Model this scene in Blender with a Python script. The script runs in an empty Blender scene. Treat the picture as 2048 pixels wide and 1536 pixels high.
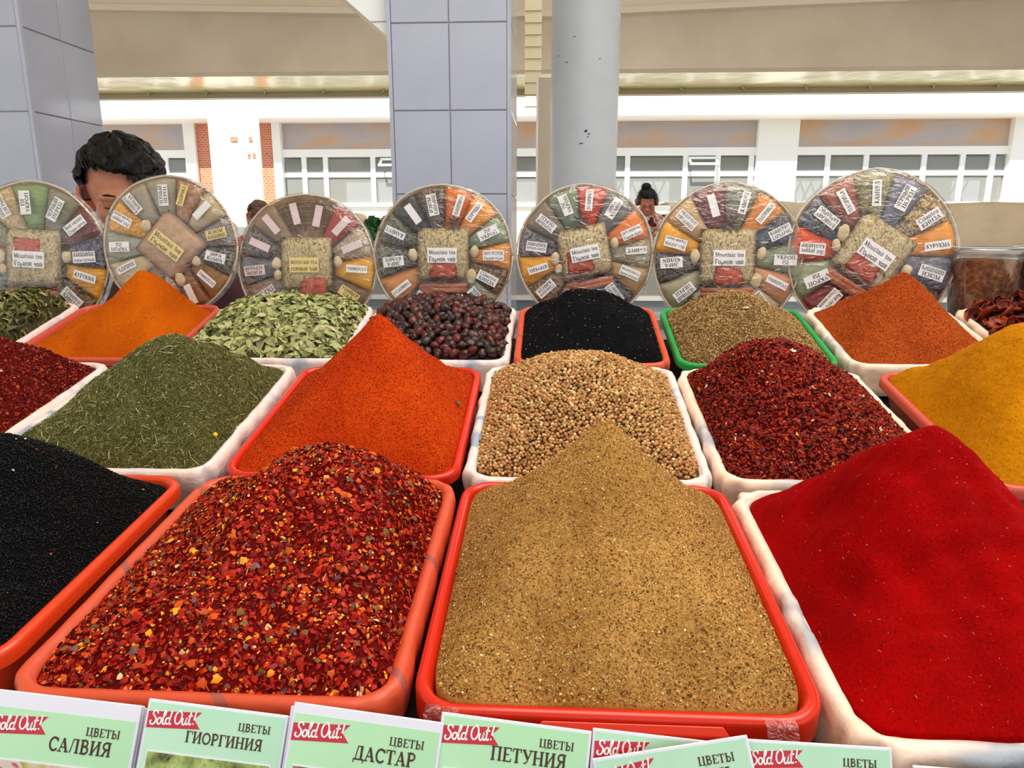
import bpy, math, random
import numpy as np
from mathutils import Vector, Matrix, Euler

# ------------------------------------------------------------------ camera, world, light
CZ = 1.5                                    # eye height
FPX, PITCH, YAW = 1450.0, math.radians(12.7), math.radians(3.0)
sc = bpy.context.scene
cam_d = bpy.data.cameras.new('camera'); cam = bpy.data.objects.new('camera', cam_d)
sc.collection.objects.link(cam); sc.camera = cam
cam_d.sensor_width = 36.0; cam_d.lens = FPX / 2048 * 36.0; cam_d.clip_start = .02; cam_d.clip_end = 200
cam.location = (0, 0, CZ); cam.rotation_euler = (math.pi / 2 - PITCH, 0, YAW)

world = bpy.data.worlds.new('sky'); sc.world = world; world.use_nodes = True
bg = world.node_tree.nodes['Background']
bg.inputs[0].default_value = (.80, .90, 1.0, 1); bg.inputs[1].default_value = 1.35

sun_d = bpy.data.lights.new('sun', 'SUN'); sun_d.energy = 8.0; sun_d.angle = .01; sun_d.color = (1, .95, .86)
sun = bpy.data.objects.new('sun', sun_d); sc.collection.objects.link(sun)
sun.rotation_euler = (math.radians(42), 0, math.radians(-14))     # from behind, high: lights the far building

def area(name, loc, rot, sx, sy, power, color=(1, 1, 1)):
    d = bpy.data.lights.new(name, 'AREA'); d.shape = 'RECTANGLE'; d.size = sx; d.size_y = sy
    d.energy = power; d.color = color
    o = bpy.data.objects.new(name, d); sc.collection.objects.link(o)
    o.location = loc; o.rotation_euler = rot; return o
area('overhead_fill', (1.0, .9, 3.66), (0, 0, 0), 2.6, 1.8, 74, (1, .96, .90))  # added area lamp under the closed ceiling, stands in for unseen skylights
area('hall_overhead_fill', (0, 5.4, 3.66), (0, 0, 0), 6.0, 2.0, 70, (1, .97, .93))  # second added lamp, over the hall, no roof opening modelled above it

sc.view_settings.view_transform = 'Standard'; sc.view_settings.look = 'None'
sc.view_settings.gamma = 1.0; sc.view_settings.use_curve_mapping = False
sc.view_settings.exposure = 0.0

# ------------------------------------------------------------------ helpers
random.seed(4); rng = np.random.default_rng(11)
COL = sc.collection
PI = math.pi
_F = np.array([-math.sin(YAW) * math.cos(PITCH), math.cos(YAW) * math.cos(PITCH), -math.sin(PITCH)])
_R = np.array([math.cos(YAW), math.sin(YAW), 0.0]); _U = np.cross(_R, _F)
def at(px, py, Y):
    """the point of the market that lies at depth Y and shows at this pixel of the 2048 x 1536 photograph"""
    d = _F + _R * (px - 1024) / FPX - _U * (py - 768) / FPX
    d = d * Y / d[1]
    return np.array([d[0], d[1], d[2] + CZ])

def s2l(c):
    return tuple(((v / 255) / 12.92 if v / 255 <= .04045 else ((v / 255 + .055) / 1.055) ** 2.4) for v in c)

def mesh(name, V, Fs, mats=(), mi=None, smooth=False, col=None, rough=None):
    V = np.asarray(V, dtype=np.float32).reshape(-1, 3)
    me = bpy.data.meshes.new(name)
    if isinstance(Fs, np.ndarray):
        n, k = Fs.shape
        me.vertices.add(len(V)); me.vertices.foreach_set('co', V.ravel())
        me.loops.add(n * k); me.loops.foreach_set('vertex_index', Fs.astype(np.int32).ravel())
        me.polygons.add(n)
        me.polygons.foreach_set('loop_start', np.arange(0, n * k, k, dtype=np.int32))
        me.polygons.foreach_set('loop_total', np.full(n, k, dtype=np.int32))
        me.update(calc_edges=True)
    else:
        me.from_pydata([tuple(v) for v in V.tolist()], [], [tuple(f) for f in Fs])
    for m in mats: me.materials.append(m)
    if mi is not None: me.polygons.foreach_set('material_index', np.asarray(mi, dtype=np.int32))
    if smooth: me.polygons.foreach_set('use_smooth', np.ones(len(me.polygons), dtype=bool))
    if col is not None:
        a = me.attributes.new('tint', 'FLOAT_COLOR', 'POINT')
        c = np.ones((len(V), 4), dtype=np.float32); c[:, :3] = col
        a.data.foreach_set('color', c.ravel())
    me.update()
    return me

def ob(name, me, parent=None, loc=None, rot=None):
    o = bpy.data.objects.new(name, me); COL.objects.link(o)
    if parent is not None: o.parent = parent
    if loc is not None: o.location = Vector([float(v) for v in loc])
    if rot is not None: o.rotation_euler = rot
    return o

def tag(o, label=None, cat=None, group=None, kind=None):
    if label: o['label'] = label
    if cat: o['category'] = cat
    if group: o['group'] = group
    if kind: o['kind'] = kind
    return o

def empty(name, loc=(0, 0, 0), rot=(0, 0, 0), **k):
    o = bpy.data.objects.new(name, None); COL.objects.link(o); o.empty_display_size = .02
    o.location = Vector([float(v) for v in loc]); o.rotation_euler = rot
    return tag(o, **k)

class MB:
    """collects simple shapes into one mesh"""
    def __init__(s): s.V = []; s.F = []; s.M = []
    def add(s, V, F, m=0):
        b = len(s.V); s.V += [tuple(v) for v in V]; s.F += [tuple(i + b for i in f) for f in F]; s.M += [m] * len(F)
        return s
    def box(s, x0, x1, y0, y1, z0, z1, m=0):
        V = [(x, y, z) for z in (z0, z1) for y in (y0, y1) for x in (x0, x1)]
        return s.add(V, [(0, 2, 3, 1), (4, 5, 7, 6), (0, 1, 5, 4), (2, 6, 7, 3), (0, 4, 6, 2), (1, 3, 7, 5)], m)
    def lathe(s, prof, n=32, m=0, c=(0, 0, 0), cap=True):
        V = []; F = []
        for r, z in prof:
            for i in range(n):
                a = 2 * PI * i / n; V.append((c[0] + r * math.cos(a), c[1] + r * math.sin(a), c[2] + z))
        for j in range(len(prof) - 1):
            for i in range(n):
                k = (i + 1) % n; F.append((j * n + i, j * n + k, (j + 1) * n + k, (j + 1) * n + i))
        if cap:
            F.append(tuple(reversed(range(n)))); F.append(tuple((len(prof) - 1) * n + i for i in range(n)))
        return s.add(V, F, m)
    def tube(s, pts, rad, n=10, m=0):
        P = [Vector([float(c) for c in p]) for p in pts]; R = rad if hasattr(rad, '__len__') else [rad] * len(P)
        V = []; F = []
        up = Vector((0, 0, 1))
        for i, p in enumerate(P):
            t = (P[min(i + 1, len(P) - 1)] - P[max(i - 1, 0)]).normalized()
            u = up if abs(t.dot(up)) < .93 else Vector((1, 0, 0))
            a = t.cross(u).normalized(); b = t.cross(a)
            for k in range(n):
                q = 2 * PI * k / n; V.append(tuple(p + (a * math.cos(q) + b * math.sin(q)) * R[i]))
        for i in range(len(P) - 1):
            for k in range(n):
                j = (k + 1) % n; F.append((i * n + k, i * n + j, (i + 1) * n + j, (i + 1) * n + k))
        F.append(tuple(reversed(range(n)))); F.append(tuple((len(P) - 1) * n + k for k in range(n)))
        return s.add(V, F, m)
    def ball(s, c, r, nu=16, nv=10, m=0):
        r = r if hasattr(r, '__len__') else (r, r, r)
        V = [(c[0], c[1], c[2] + r[2])]; F = []
        for j in range(1, nv):
            t = PI * j / nv
            for i in range(nu):
                a = 2 * PI * i / nu
                V.append((c[0] + r[0] * math.sin(t) * math.cos(a), c[1] + r[1] * math.sin(t) * math.sin(a), c[2] + r[2] * math.cos(t)))
        V.append((c[0], c[1], c[2] - r[2])); L = len(V) - 1
        for i in range(nu):
            k = (i + 1) % nu
            F.append((0, 1 + i, 1 + k)); F.append((L, 1 + (nv - 2) * nu + k, 1 + (nv - 2) * nu + i))
            for j in range(nv - 2):
                F.append((1 + j * nu + i, 1 + (j + 1) * nu + i, 1 + (j + 1) * nu + k, 1 + j * nu + k))
        return s.add(V, F, m)
    def build(s, name, mats, parent=None, loc=None, rot=None, smooth=False):
        mats = mats if isinstance(mats, (list, tuple)) else [mats]
        me = mesh(name, np.array(s.V), s.F, mats, s.M, smooth)
        return ob(name, me, parent, loc, rot)

def bevel(o, w=.002, seg=2, ang=40):
    m = o.modifiers.new('bevel', 'BEVEL'); m.width = w; m.segments = seg; m.limit_method = 'ANGLE'; m.angle_limit = math.radians(ang)
    return o
def autosmooth(o, ang=40):
    me = o.data; me.polygons.foreach_set('use_smooth', np.ones(len(me.polygons), dtype=bool))
    me.set_sharp_from_angle(angle=math.radians(ang)); return o

def wave(x, y, seed, freq, oct=4):
    """cheap smooth noise, roughly -1..1"""
    r = np.random.default_rng(seed); out = 0; amp = 1; tot = 0
    for o in range(oct):
        for k in range(4):
            a = r.uniform(0, 2 * PI); f = freq * r.uniform(.7, 1.3); ph = r.uniform(0, 2 * PI)
            out = out + amp * np.sin((x * math.cos(a) + y * math.sin(a)) * f * 2 * PI + ph)
        tot += amp * 2; amp *= .55; freq *= 2
    return out / tot

# ------------------------------------------------------------------ materials
def new_mat(name):
    m = bpy.data.materials.new(name); m.use_nodes = True
    nt = m.node_tree; b = nt.nodes['Principled BSDF']
    return m, nt, b
def mat(name, rgb, rough=.6, metal=0, spec=.5, coat=0, alpha=1, trans=0, emit=None, lin=False):
    m, nt, b = new_mat(name)
    c = rgb if lin else s2l(rgb)
    b.inputs['Base Color'].default_value = (*c, 1); b.inputs['Roughness'].default_value = rough
    b.inputs['Metallic'].default_value = metal; b.inputs['Specular IOR Level'].default_value = spec
    b.inputs['Coat Weight'].default_value = coat; b.inputs['Alpha'].default_value = alpha
    b.inputs['Transmission Weight'].default_value = trans
    return m
def nodes(nt, t, **k):
    n = nt.nodes.new(t)
    for a, v in k.items(): setattr(n, a, v)
    return n
def noisy(name, stops, scale=40, detail=4, rough=.7, bump=.0, bscale=None, spec=.3, tex='noise', coords='Object', dist=0., stretch=None, bdist=.002, coat=0):
    m, nt, b = new_mat(name); L = nt.links.new
    tc = nodes(nt, 'ShaderNodeTexCoord'); src = tc.outputs[coords]
    if stretch:
        mp = nodes(nt, 'ShaderNodeMapping'); mp.inputs['Scale'].default_value = stretch; L(src, mp.inputs[0]); src = mp.outputs[0]
    if tex == 'voronoi':
        n = nodes(nt, 'ShaderNodeTexVoronoi'); n.inputs['Scale'].default_value = scale; fac = n.outputs['Color']
        L(src, n.inputs['Vector']); sp = nodes(nt, 'ShaderNodeSeparateColor'); L(fac, sp.inputs[0]); fac = sp.outputs[0]
    else:
        n = nodes(nt, 'ShaderNodeTexNoise'); n.inputs['Scale'].default_value = scale; n.inputs['Detail'].default_value = detail
        n.inputs['Distortion'].default_value = dist; L(src, n.inputs['Vector']); fac = n.outputs['Fac']
    cr = nodes(nt, 'ShaderNodeValToRGB'); L(fac, cr.inputs[0])
    e = cr.color_ramp.elements
    while len(e) < len(stops): e.new(.5)
    for i, (p, c) in enumerate(stops): e[i].position = p; e[i].color = (*s2l(c), 1)
    L(cr.outputs[0], b.inputs['Base Color']); b.inputs['Roughness'].default_value = rough
    b.inputs['Specular IOR Level'].default_value = spec; b.inputs['Coat Weight'].default_value = coat
    if bump:
        n2 = nodes(nt, 'ShaderNodeTexNoise'); n2.inputs['Scale'].default_value = bscale or scale; n2.inputs['Detail'].default_value = 3
        L(src, n2.inputs['Vector']); bp = nodes(nt, 'ShaderNodeBump'); bp.inputs['Strength'].default_value = bump
        bp.inputs['Distance'].default_value = bdist; L(n2.outputs['Fac'], bp.inputs['Height']); L(bp.outputs[0], b.inputs['Normal'])
    return m
def tinted(name, rough=.7, spec=.3, bump=0, bscale=600, coat=0, sss=0):
    m, nt, b = new_mat(name); a = nodes(nt, 'ShaderNodeAttribute'); a.attribute_name = 'tint'
    nt.links.new(a.outputs['Color'], b.inputs['Base Color']); b.inputs['Roughness'].default_value = rough
    b.inputs['Specular IOR Level'].default_value = spec; b.inputs['Coat Weight'].default_value = coat
    if bump:
        tc = nodes(nt, 'ShaderNodeTexCoord'); n2 = nodes(nt, 'ShaderNodeTexNoise'); n2.inputs['Scale'].default_value = bscale
        nt.links.new(tc.outputs['Object'], n2.inputs['Vector']); bp = nodes(nt, 'ShaderNodeBump'); bp.inputs['Strength'].default_value = bump
        bp.inputs['Distance'].default_value = .001; nt.links.new(n2.outputs['Fac'], bp.inputs['Height']); nt.links.new(bp.outputs[0], b.inputs['Normal'])
    return m
def film(name, tint=(1, 1, 1), gloss=.16, rough=.08, bscale=60, bstr=.7):
    """cling film: clear, with wrinkled glossy reflections"""
    m = bpy.data.materials.new(name); m.use_nodes = True; nt = m.node_tree; nt.nodes.clear(); L = nt.links.new
    out = nodes(nt, 'ShaderNodeOutputMaterial'); mix = nodes(nt, 'ShaderNodeMixShader'); tr = nodes(nt, 'ShaderNodeBsdfTransparent')
    gl = nodes(nt, 'ShaderNodeBsdfGlossy'); gl.inputs['Roughness'].default_value = rough; tr.inputs[0].default_value = (*tint, 1)
    tc = nodes(nt, 'ShaderNodeTexCoord'); mp = nodes(nt, 'ShaderNodeMapping'); mp.inputs['Scale'].default_value = (1, 1, 2.2)
    mp.inputs['Rotation'].default_value = (.3, .5, .6)
    no = nodes(nt, 'ShaderNodeTexNoise'); no.inputs['Scale'].default_value = bscale; no.inputs['Detail'].default_value = 3; no.inputs['Distortion'].default_value = 1.6
    L(tc.outputs['Object'], mp.inputs[0]); L(mp.outputs[0], no.inputs['Vector'])
    bp = nodes(nt, 'ShaderNodeBump'); bp.inputs['Strength'].default_value = bstr; bp.inputs['Distance'].default_value = .006
    L(no.outputs['Fac'], bp.inputs['Height']); L(bp.outputs[0], gl.inputs['Normal'])
    fr = nodes(nt, 'ShaderNodeLayerWeight'); fr.inputs['Blend'].default_value = .3; L(bp.outputs[0], fr.inputs['Normal'])
    ma = nodes(nt, 'ShaderNodeMath', operation='MULTIPLY_ADD'); ma.inputs[1].default_value = .45; ma.inputs[2].default_value = gloss
    L(fr.outputs['Facing'], ma.inputs[0]); L(ma.outputs[0], mix.inputs[0]); L(tr.outputs[0], mix.inputs[1]); L(gl.outputs[0], mix.inputs[2])
    L(mix.outputs[0], out.inputs[0]); return m

M = {}
M['tile'] = noisy('glazed tile', [(.3, (158, 163, 180)), (.7, (172, 176, 192))], scale=3, rough=.1, spec=.6, bump=.05, bscale=6, bdist=.01)
M['grout'] = mat('grout', (176, 168, 168), .9)
M['column'] = noisy('painted steel', [(.0, (168, 176, 184)), (.44, (184, 190, 197)), (1, (196, 202, 208))], scale=5, rough=.35, bump=.1, bscale=4, bdist=.01)
M['scuff'] = mat('dark scuff', (60, 60, 62), .8)
M['beam'] = noisy('beige plaster', [(.3, (205, 190, 170)), (.7, (218, 205, 186))], scale=2, rough=.75, bump=.05, bscale=12)
M['cornice'] = mat('pale cornice', (240, 228, 212), .5)
M['ceiling'] = noisy('cream ceiling', [(.3, (246, 230, 206)), (.7, (252, 240, 220))], scale=1.5, rough=.6)
M['soffit'] = noisy('glossy yellowish cladding', [(.3, (226, 214, 140)), (.7, (246, 236, 176))], scale=1.2, rough=.2, spec=.6, bump=.5, bscale=2.5, bdist=.03)
M['olive'] = mat('olive painted strip', (176, 164, 118), .6)
M['gutter'] = mat('grey beige gutter', (176, 166, 140), .5)
M['facade'] = mat('white render', (250, 250, 248), .7)
M['facade_panel'] = noisy('weathered grey fascia', [(.3, (176, 172, 184)), (.5, (190, 178, 176)), (.68, (206, 166, 130))], scale=1.2, rough=.4, stretch=(1, 1, 3))
M['winframe'] = mat('white window frame', (246, 250, 250), .4)
M['pane'] = mat('grey glass', (150, 152, 146), .05, spec=.9, alpha=.62)
M['brick'] = None
M['farwall'] = mat('far beige wall', (165, 160, 145), .8)
M['lattice'] = mat('blue grey steel truss', (120, 140, 150), .5)
M['concrete'] = noisy('hall floor', [(.3, (160, 150, 135)), (.7, (190, 180, 165))], scale=2, rough=.5)
M['tarp'] = noisy('beige tarpaulin', [(.3, (196, 176, 146)), (.7, (222, 204, 176))], scale=1.6, rough=.6, bump=.8, bscale=3, bdist=.08)
M['greycounter'] = noisy('grey counter front', [(.3, (150, 150, 145)), (.7, (168, 168, 164))], scale=3, rough=.5)
M['whiteledge'] = mat('white stone ledge', (250, 248, 246), .25)
M['bluegrey'] = noisy('blue grey counter base', [(.4, (138, 150, 160)), (.6, (160, 168, 174))], scale=4, rough=.4, stretch=(1, 1, 8))
M['shelf'] = mat('dark stained shelf board', (44, 32, 28), .6)
M['steel'] = mat('grey steel', (110, 112, 115), .4, .6)

def brick_mat():
    m, nt, b = new_mat('red brick'); L = nt.links.new
    tc = nodes(nt, 'ShaderNodeTexCoord'); mp = nodes(nt, 'ShaderNodeMapping'); mp.inputs['Rotation'].default_value = (PI / 2, 0, 0)
    br = nodes(nt, 'ShaderNodeTexBrick'); br.inputs['Scale'].default_value = 6
    br.inputs['Color1'].default_value = (*s2l((205, 120, 84)), 1); br.inputs['Color2'].default_value = (*s2l((190, 104, 74)), 1)
    br.inputs['Mortar'].default_value = (*s2l((225, 190, 165)), 1)
    L(tc.outputs['Object'], mp.inputs[0]); L(mp.outputs[0], br.inputs['Vector']); L(br.outputs['Color'], b.inputs['Base Color']); return m
M['brick'] = brick_mat()

M['red_plastic'] = mat('glossy red plastic', (214, 40, 14), .22, spec=.5)
M['orange_plastic'] = mat('orange red plastic', (222, 66, 26), .28, spec=.5)
M['pinkred_plastic'] = mat('dusty red plastic', (205, 84, 66), .35)
M['green_plastic'] = noisy('green plastic', [(.3, (22, 140, 62)), (.7, (44, 168, 84))], scale=20, rough=.3)
M['white_plastic'] = mat('milky plastic', (238, 236, 232), .3)
M['liner'] = noisy('pale pink printed liner', [(.36, (160, 178, 200)), (.42, (238, 226, 228)), (.58, (252, 228, 220)), (.72, (250, 214, 200)), (.84, (232, 208, 226))],
                   scale=13, detail=2, rough=.38, dist=.7, bump=.6, bscale=70, bdist=.004)
M['liner_cream'] = noisy('cream printed liner', [(.34, (176, 182, 192)), (.41, (248, 228, 212)), (.62, (250, 222, 200)), (.84, (244, 214, 196))],
                   scale=11, detail=2, rough=.4, dist=.7, bump=.6, bscale=60, bdist=.004)
def banded(name, base, band, period, width):
    """thin plastic bag with printed grey bands that repeat along it"""
    m, nt, b = new_mat(name); L = nt.links.new
    tc = nodes(nt, 'ShaderNodeTexCoord'); sp = nodes(nt, 'ShaderNodeSeparateXYZ'); L(tc.outputs['Object'], sp.inputs[0])
    ad = nodes(nt, 'ShaderNodeMath', operation='ADD'); L(sp.outputs[0], ad.inputs[0]); L(sp.outputs[1], ad.inputs[1])
    ad.use_clamp = False
    mo = nodes(nt, 'ShaderNodeMath', operation='PINGPONG'); mo.inputs[1].default_value = period; L(ad.outputs[0], mo.inputs[0])
    lt = nodes(nt, 'ShaderNodeMath', operation='LESS_THAN'); lt.inputs[1].default_value = width; L(mo.outputs[0], lt.inputs[0])
    mx = nodes(nt, 'ShaderNodeMix', data_type='RGBA'); mx.inputs['A'].default_value = (*s2l(base), 1); mx.inputs['B'].default_value = (*s2l(band), 1)
    sc_ = nodes(nt, 'ShaderNodeMath', operation='MULTIPLY'); sc_.inputs[1].default_value = .6; L(lt.outputs[0], sc_.inputs[0])
    L(sc_.outputs[0], mx.inputs['Factor']); L(mx.outputs['Result'], b.inputs['Base Color']); b.inputs['Roughness'].default_value = .4
    n2 = nodes(nt, 'ShaderNodeTexNoise'); n2.inputs['Scale'].default_value = 50; L(tc.outputs['Object'], n2.inputs['Vector'])
    bp = nodes(nt, 'ShaderNodeBump'); bp.inputs['Strength'].default_value = .5; bp.inputs['Distance'].default_value = .004
    L(n2.outputs['Fac'], bp.inputs['Height']); L(bp.outputs[0], b.inputs['Normal']); return m
M['terracotta_liner'] = banded('terracotta bag with grey bands', (216, 84, 52), (120, 84, 88), .074, .0045)
M['tape'] = film('clear sticky tape', (.97, .94, .90), .02, .15, 90, .6)
M['cling'] = film('cling film', (.98, .98, .98), .055, .10, 24, 1.0)
M['grain'] = tinted('loose grains', .85, .12)
M['grain_shiny'] = tinted('shiny flakes', .42, .2)
M['black_grain'] = tinted('black seeds', .45, .22)
M['paper'] = mat('white paper label', (246, 244, 244), .7)
M['paper_yellow'] = mat('yellowed paper label', (240, 214, 130), .6)
M['paper_pink'] = mat('pinkish blank label', (232, 208, 208), .6)
M['ink'] = mat('dark ink', (40, 36, 36), .7)
M['ink_brown'] = mat('brown ink', (74, 48, 36), .7)
M['skin'] = noisy('skin', [(.3, (172, 108, 80)), (.7, (188, 124, 94))], scale=30, rough=.5, spec=.4)
M['skin_w'] = noisy('darker skin', [(.3, (176, 108, 84)), (.7, (190, 124, 98))], scale=30, rough=.5, spec=.4)
M['hair'] = noisy('black hair', [(.3, (6, 5, 6)), (.7, (18, 14, 14))], scale=60, rough=.5, spec=.18, bump=.6, bscale=120)
M['rattan'] = noisy('woven rattan', [(.3, (120, 88, 62)), (.7, (176, 140, 104))], scale=60, rough=.6, bump=.4, bscale=90)
M['rattan_pale'] = mat('pale basket rim', (222, 212, 190), .5)
M['cinnamon'] = noisy('cinnamon bark', [(.3, (150, 78, 50)), (.7, (188, 112, 76))], scale=30, rough=.7, stretch=(1, 6, 6))
M['ginger'] = noisy('dried ginger', [(.3, (200, 174, 128)), (.7, (226, 206, 166))], scale=60, rough=.8, bump=.4, bscale=100)
M['anise'] = mat('star anise brown', (74, 42, 28), .5)

# ------------------------------------------------------------------ the setting
def struct(o): o['kind'] = 'structure'; return o
struct(MB().box(-25, 25, -8, 30, -.05, 0).build('floor', M['concrete']))
struct(MB().box(-12, 12, -3, 7.75, 3.72, 3.9).build('ceiling', M['ceiling']))
struct(MB().box(-12, 12, 8.15, 9.35, 3.05, 3.15).build('ceiling_far', M['soffit'])).name = 'trim_1'

def quadbeam(name, m, xs, ztop, zbot, y0, y1, kind='structure'):
    b = MB(); n = len(xs); V = []
    for i in range(n):
        V += [(xs[i], y0, zbot[i]), (xs[i], y0, ztop[i]), (xs[i], y1, ztop[i]), (xs[i], y1, zbot[i])]
    Fc = []
    for i in range(n - 1):
        for k in range(4):
            a, c = i * 4 + k, i * 4 + (k + 1) % 4; Fc.append((a, a + 4, c + 4, c))
    Fc += [(0, 1, 2, 3), tuple((n - 1) * 4 + k for k in (3, 2, 1, 0))]
    b.add(V, Fc); o = b.build(name, m); o['kind'] = kind; return o
Yb = 7.75
def zx(px, py, Y=Yb): p = at(px, py, Y); return p
# cornice strip that dips towards the middle of the hall, beam face below it
cp = [zx(-600, 0), zx(185, 13), zx(1100, 26), zx(1560, 4), zx(2700, -40)]
xs = [p[0] for p in cp]; zt = [p[2] for p in cp]
quadbeam('trim_2', M['cornice'], xs, [z for z in zt], [z - .055 for z in zt], Yb - .10, Yb)
zb0 = [zx(p, q)[2] for p, q in ((-600, 158), (185, 147), (1100, 139), (1560, 135), (2700, 124))]
quadbeam('trim_3', M['beam'], xs, [z - .05 for z in zt], zb0, Yb, Yb + .22)
quadbeam('trim_4', M['ceiling'], xs, [z + .6 for z in zt], [z - .0 for z in zt], Yb - .02, Yb + .2)
quadbeam('trim_5', M['olive'], [-12, 12], [3.16, 3.16], [3.05, 3.05], 8.0, 8.16)
g = quadbeam('trim_6', M['gutter'], [-12, 12], [3.13, 3.13], [2.985, 2.985], 9.36, 9.5)
for i in range(-10, 12):
    x = i * .73 + .1
    b = MB().tube([(x, 9.34, 3.09), (x, 9.33, 3.02)], .012, 6).tube([(x, 9.33, 3.02), (x - .07 * np.sign(x + .1), 9.2, 3.04)], .008, 6)
    b.build('gutter_hook', M['olive'], g, loc=(0, 0, 0))

tile_me = {}
def tile(parent, O, ux, nrm, w, h):
    """one glazed tile, a shallow box with its own edges, standing proud of the grout"""
    key = (round(w, 3), round(h, 3))
    if key not in tile_me:
        g_ = .0014; d = .006; e = .002
        V = [(g_, 0, g_), (w - g_, 0, g_), (w - g_, 0, h - g_), (g_, 0, h - g_),
             (g_, -d + e, g_), (w - g_, -d + e, g_), (w - g_, -d + e, h - g_), (g_, -d + e, h - g_),
             (g_ + e, -d, g_ + e), (w - g_ - e, -d, g_ + e), (w - g_ - e, -d, h - g_ - e), (g_ + e, -d, h - g_ - e)]
        Fc = [(8, 9, 10, 11)]
        for k in range(4):
            j = (k + 1) % 4; Fc += [(k, j, 4 + j, 4 + k), (4 + k, 4 + j, 8 + j, 8 + k)]
        tile_me[key] = mesh('tile', np.array(V), Fc, [M['tile']])
    o = ob('tile', tile_me[key], parent, O)
    o.rotation_euler = (random.uniform(-.0015, .0015), 0, math.atan2(ux[1], ux[0]) + random.uniform(-.0015, .0015)); return o

def pillar(name, x0, x1, y0, y1, ncol_f, ncol_s, th, zoff, side, label):
    core = MB().box(x0 + .006, x1 - .006, y0 + .006, y1 - .006, 0, 3.72).build(name, M['grout']); core['kind'] = 'structure'; core['label'] = label
    z = zoff
    while z < 3.72 - .02:
        h = min(th, 3.719 - z); lo = max(z, 0.001); hh = h - (lo - z)
        w = (x1 - x0 - .024) / ncol_f
        for c in range(ncol_f): tile(core, (x0 + .012 + c * w, y0 + .006, lo), (1, 0), None, w, hh)
        w2 = (y1 - y0 - .024) / ncol_s
        for c in range(ncol_s):
            if side > 0: tile(core, (x1 - .006, y0 + .012 + c * w2, lo), (0, 1), None, w2, hh)
            else: tile(core, (x0 + .006, y1 - .012 - c * w2, lo), (0, -1), None, w2, hh)
        z += th
    # white corner beads
    for cx, cy in ((x0, y0), (x1 - .012, y0)):
        MB().box(cx, cx + .012, cy, cy + .012, 0, 3.72).build('corner_bead', M['tile'], core)
    return core
YP = 2.42
xl, xr = at(779, 221, YP)[0], at(1022, 221, YP)[0]
z1, z2 = at(900, 45, YP)[2], at(900, 221, YP)[2]
TH = z1 - z2; zo = z2 - 10 * TH
while zo > 0: zo -= TH
pillar('trim_7', xl, xr, YP, YP + .42, 2, 2, TH, zo, 1, 'white tiled square pillar behind the middle platters')
xe = at(64, 223, YP)[0]
zl = at(30, 223, YP)[2]; zo = zl - 12 * TH
while zo > 0: zo -= TH
pillar('trim_8', xe - .42, xe, YP, YP + .40, 2, 2, TH, zo, 1, 'white tiled square pillar at the left')
# slanting tiled brace running up left from the middle pillar
bp0 = at(784, 83, YP + .1); bp1 = at(690, 0, YP + .1)
d_ = (bp1 - bp0); L_ = 2.2; d_ = d_ / np.linalg.norm(d_)
br = MB()
e1 = bp0 + d_ * L_
br.add([(bp0[0], YP + .04, bp0[2]), (e1[0], YP + .04, e1[2]), (e1[0] + .9, YP + .04, e1[2]), (bp0[0], YP + .04, bp0[2] + 1.0),
        (bp0[0], YP + .34, bp0[2]), (e1[0], YP + .34, e1[2]), (e1[0] + .9, YP + .34, e1[2]), (bp0[0], YP + .34, bp0[2] + 1.0)],
       [(0, 1, 2, 3), (7, 6, 5, 4), (0, 4, 5, 1), (1, 5, 6, 2), (2, 6, 7, 3), (3, 7, 4, 0)])
br_o = struct(br.build('trim_9', noisy('white glazed brace', [(.3, (214, 222, 222)), (.7, (232, 236, 234))], scale=2, rough=.08, spec=.7)))
for k in range(8):
    z = bp0[2] + .045 + k * .16
    xa = bp0[0] + (z - bp0[2]) * (d_[0] / d_[2]) if d_[2] else bp0[0]
    MB().box(xa, bp0[0], YP + .038, YP + .041, z - .0015, z + .0015).build('seam', M['grout'], br_o)

# round steel column
pc = at(1167, 300, 3.4); rc = 63 / FPX * 3.4
col = MB().lathe([(rc, 0), (rc, 3.72)], 48, c=(pc[0], pc[1], 0)).build('trim_10', M['column']); struct(autosmooth(col))
col['label'] = 'round pale grey steel column'
for (px, py, w, h) in ((1172, 262, 9, 7), (1178, 268, 6, 4), (1163, 287, 12, 3), (1176, 274, 4, 3), (1118, 106, 4, 4), (1135, 122, 12, 2), (1150, 72, 9, 1.5), (1200, 116, 3, 3)):
    q = at(px, py, 3.4 - rc); dx = q[0] - pc[0]; yy = pc[1] - math.sqrt(max(rc * rc - dx * dx, 0)) - .001
    n = 9; V = [(q[0] + w / FPX * 3.3 * .5 * math.cos(2 * PI * k / n) * random.uniform(.4, 1), yy, q[2] + h / FPX * 3.3 * .5 * math.sin(2 * PI * k / n) * random.uniform(.4, 1)) for k in range(n)]
    MB().add(V, [tuple(range(n))]).build('scuff_mark', M['scuff'], col)
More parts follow.
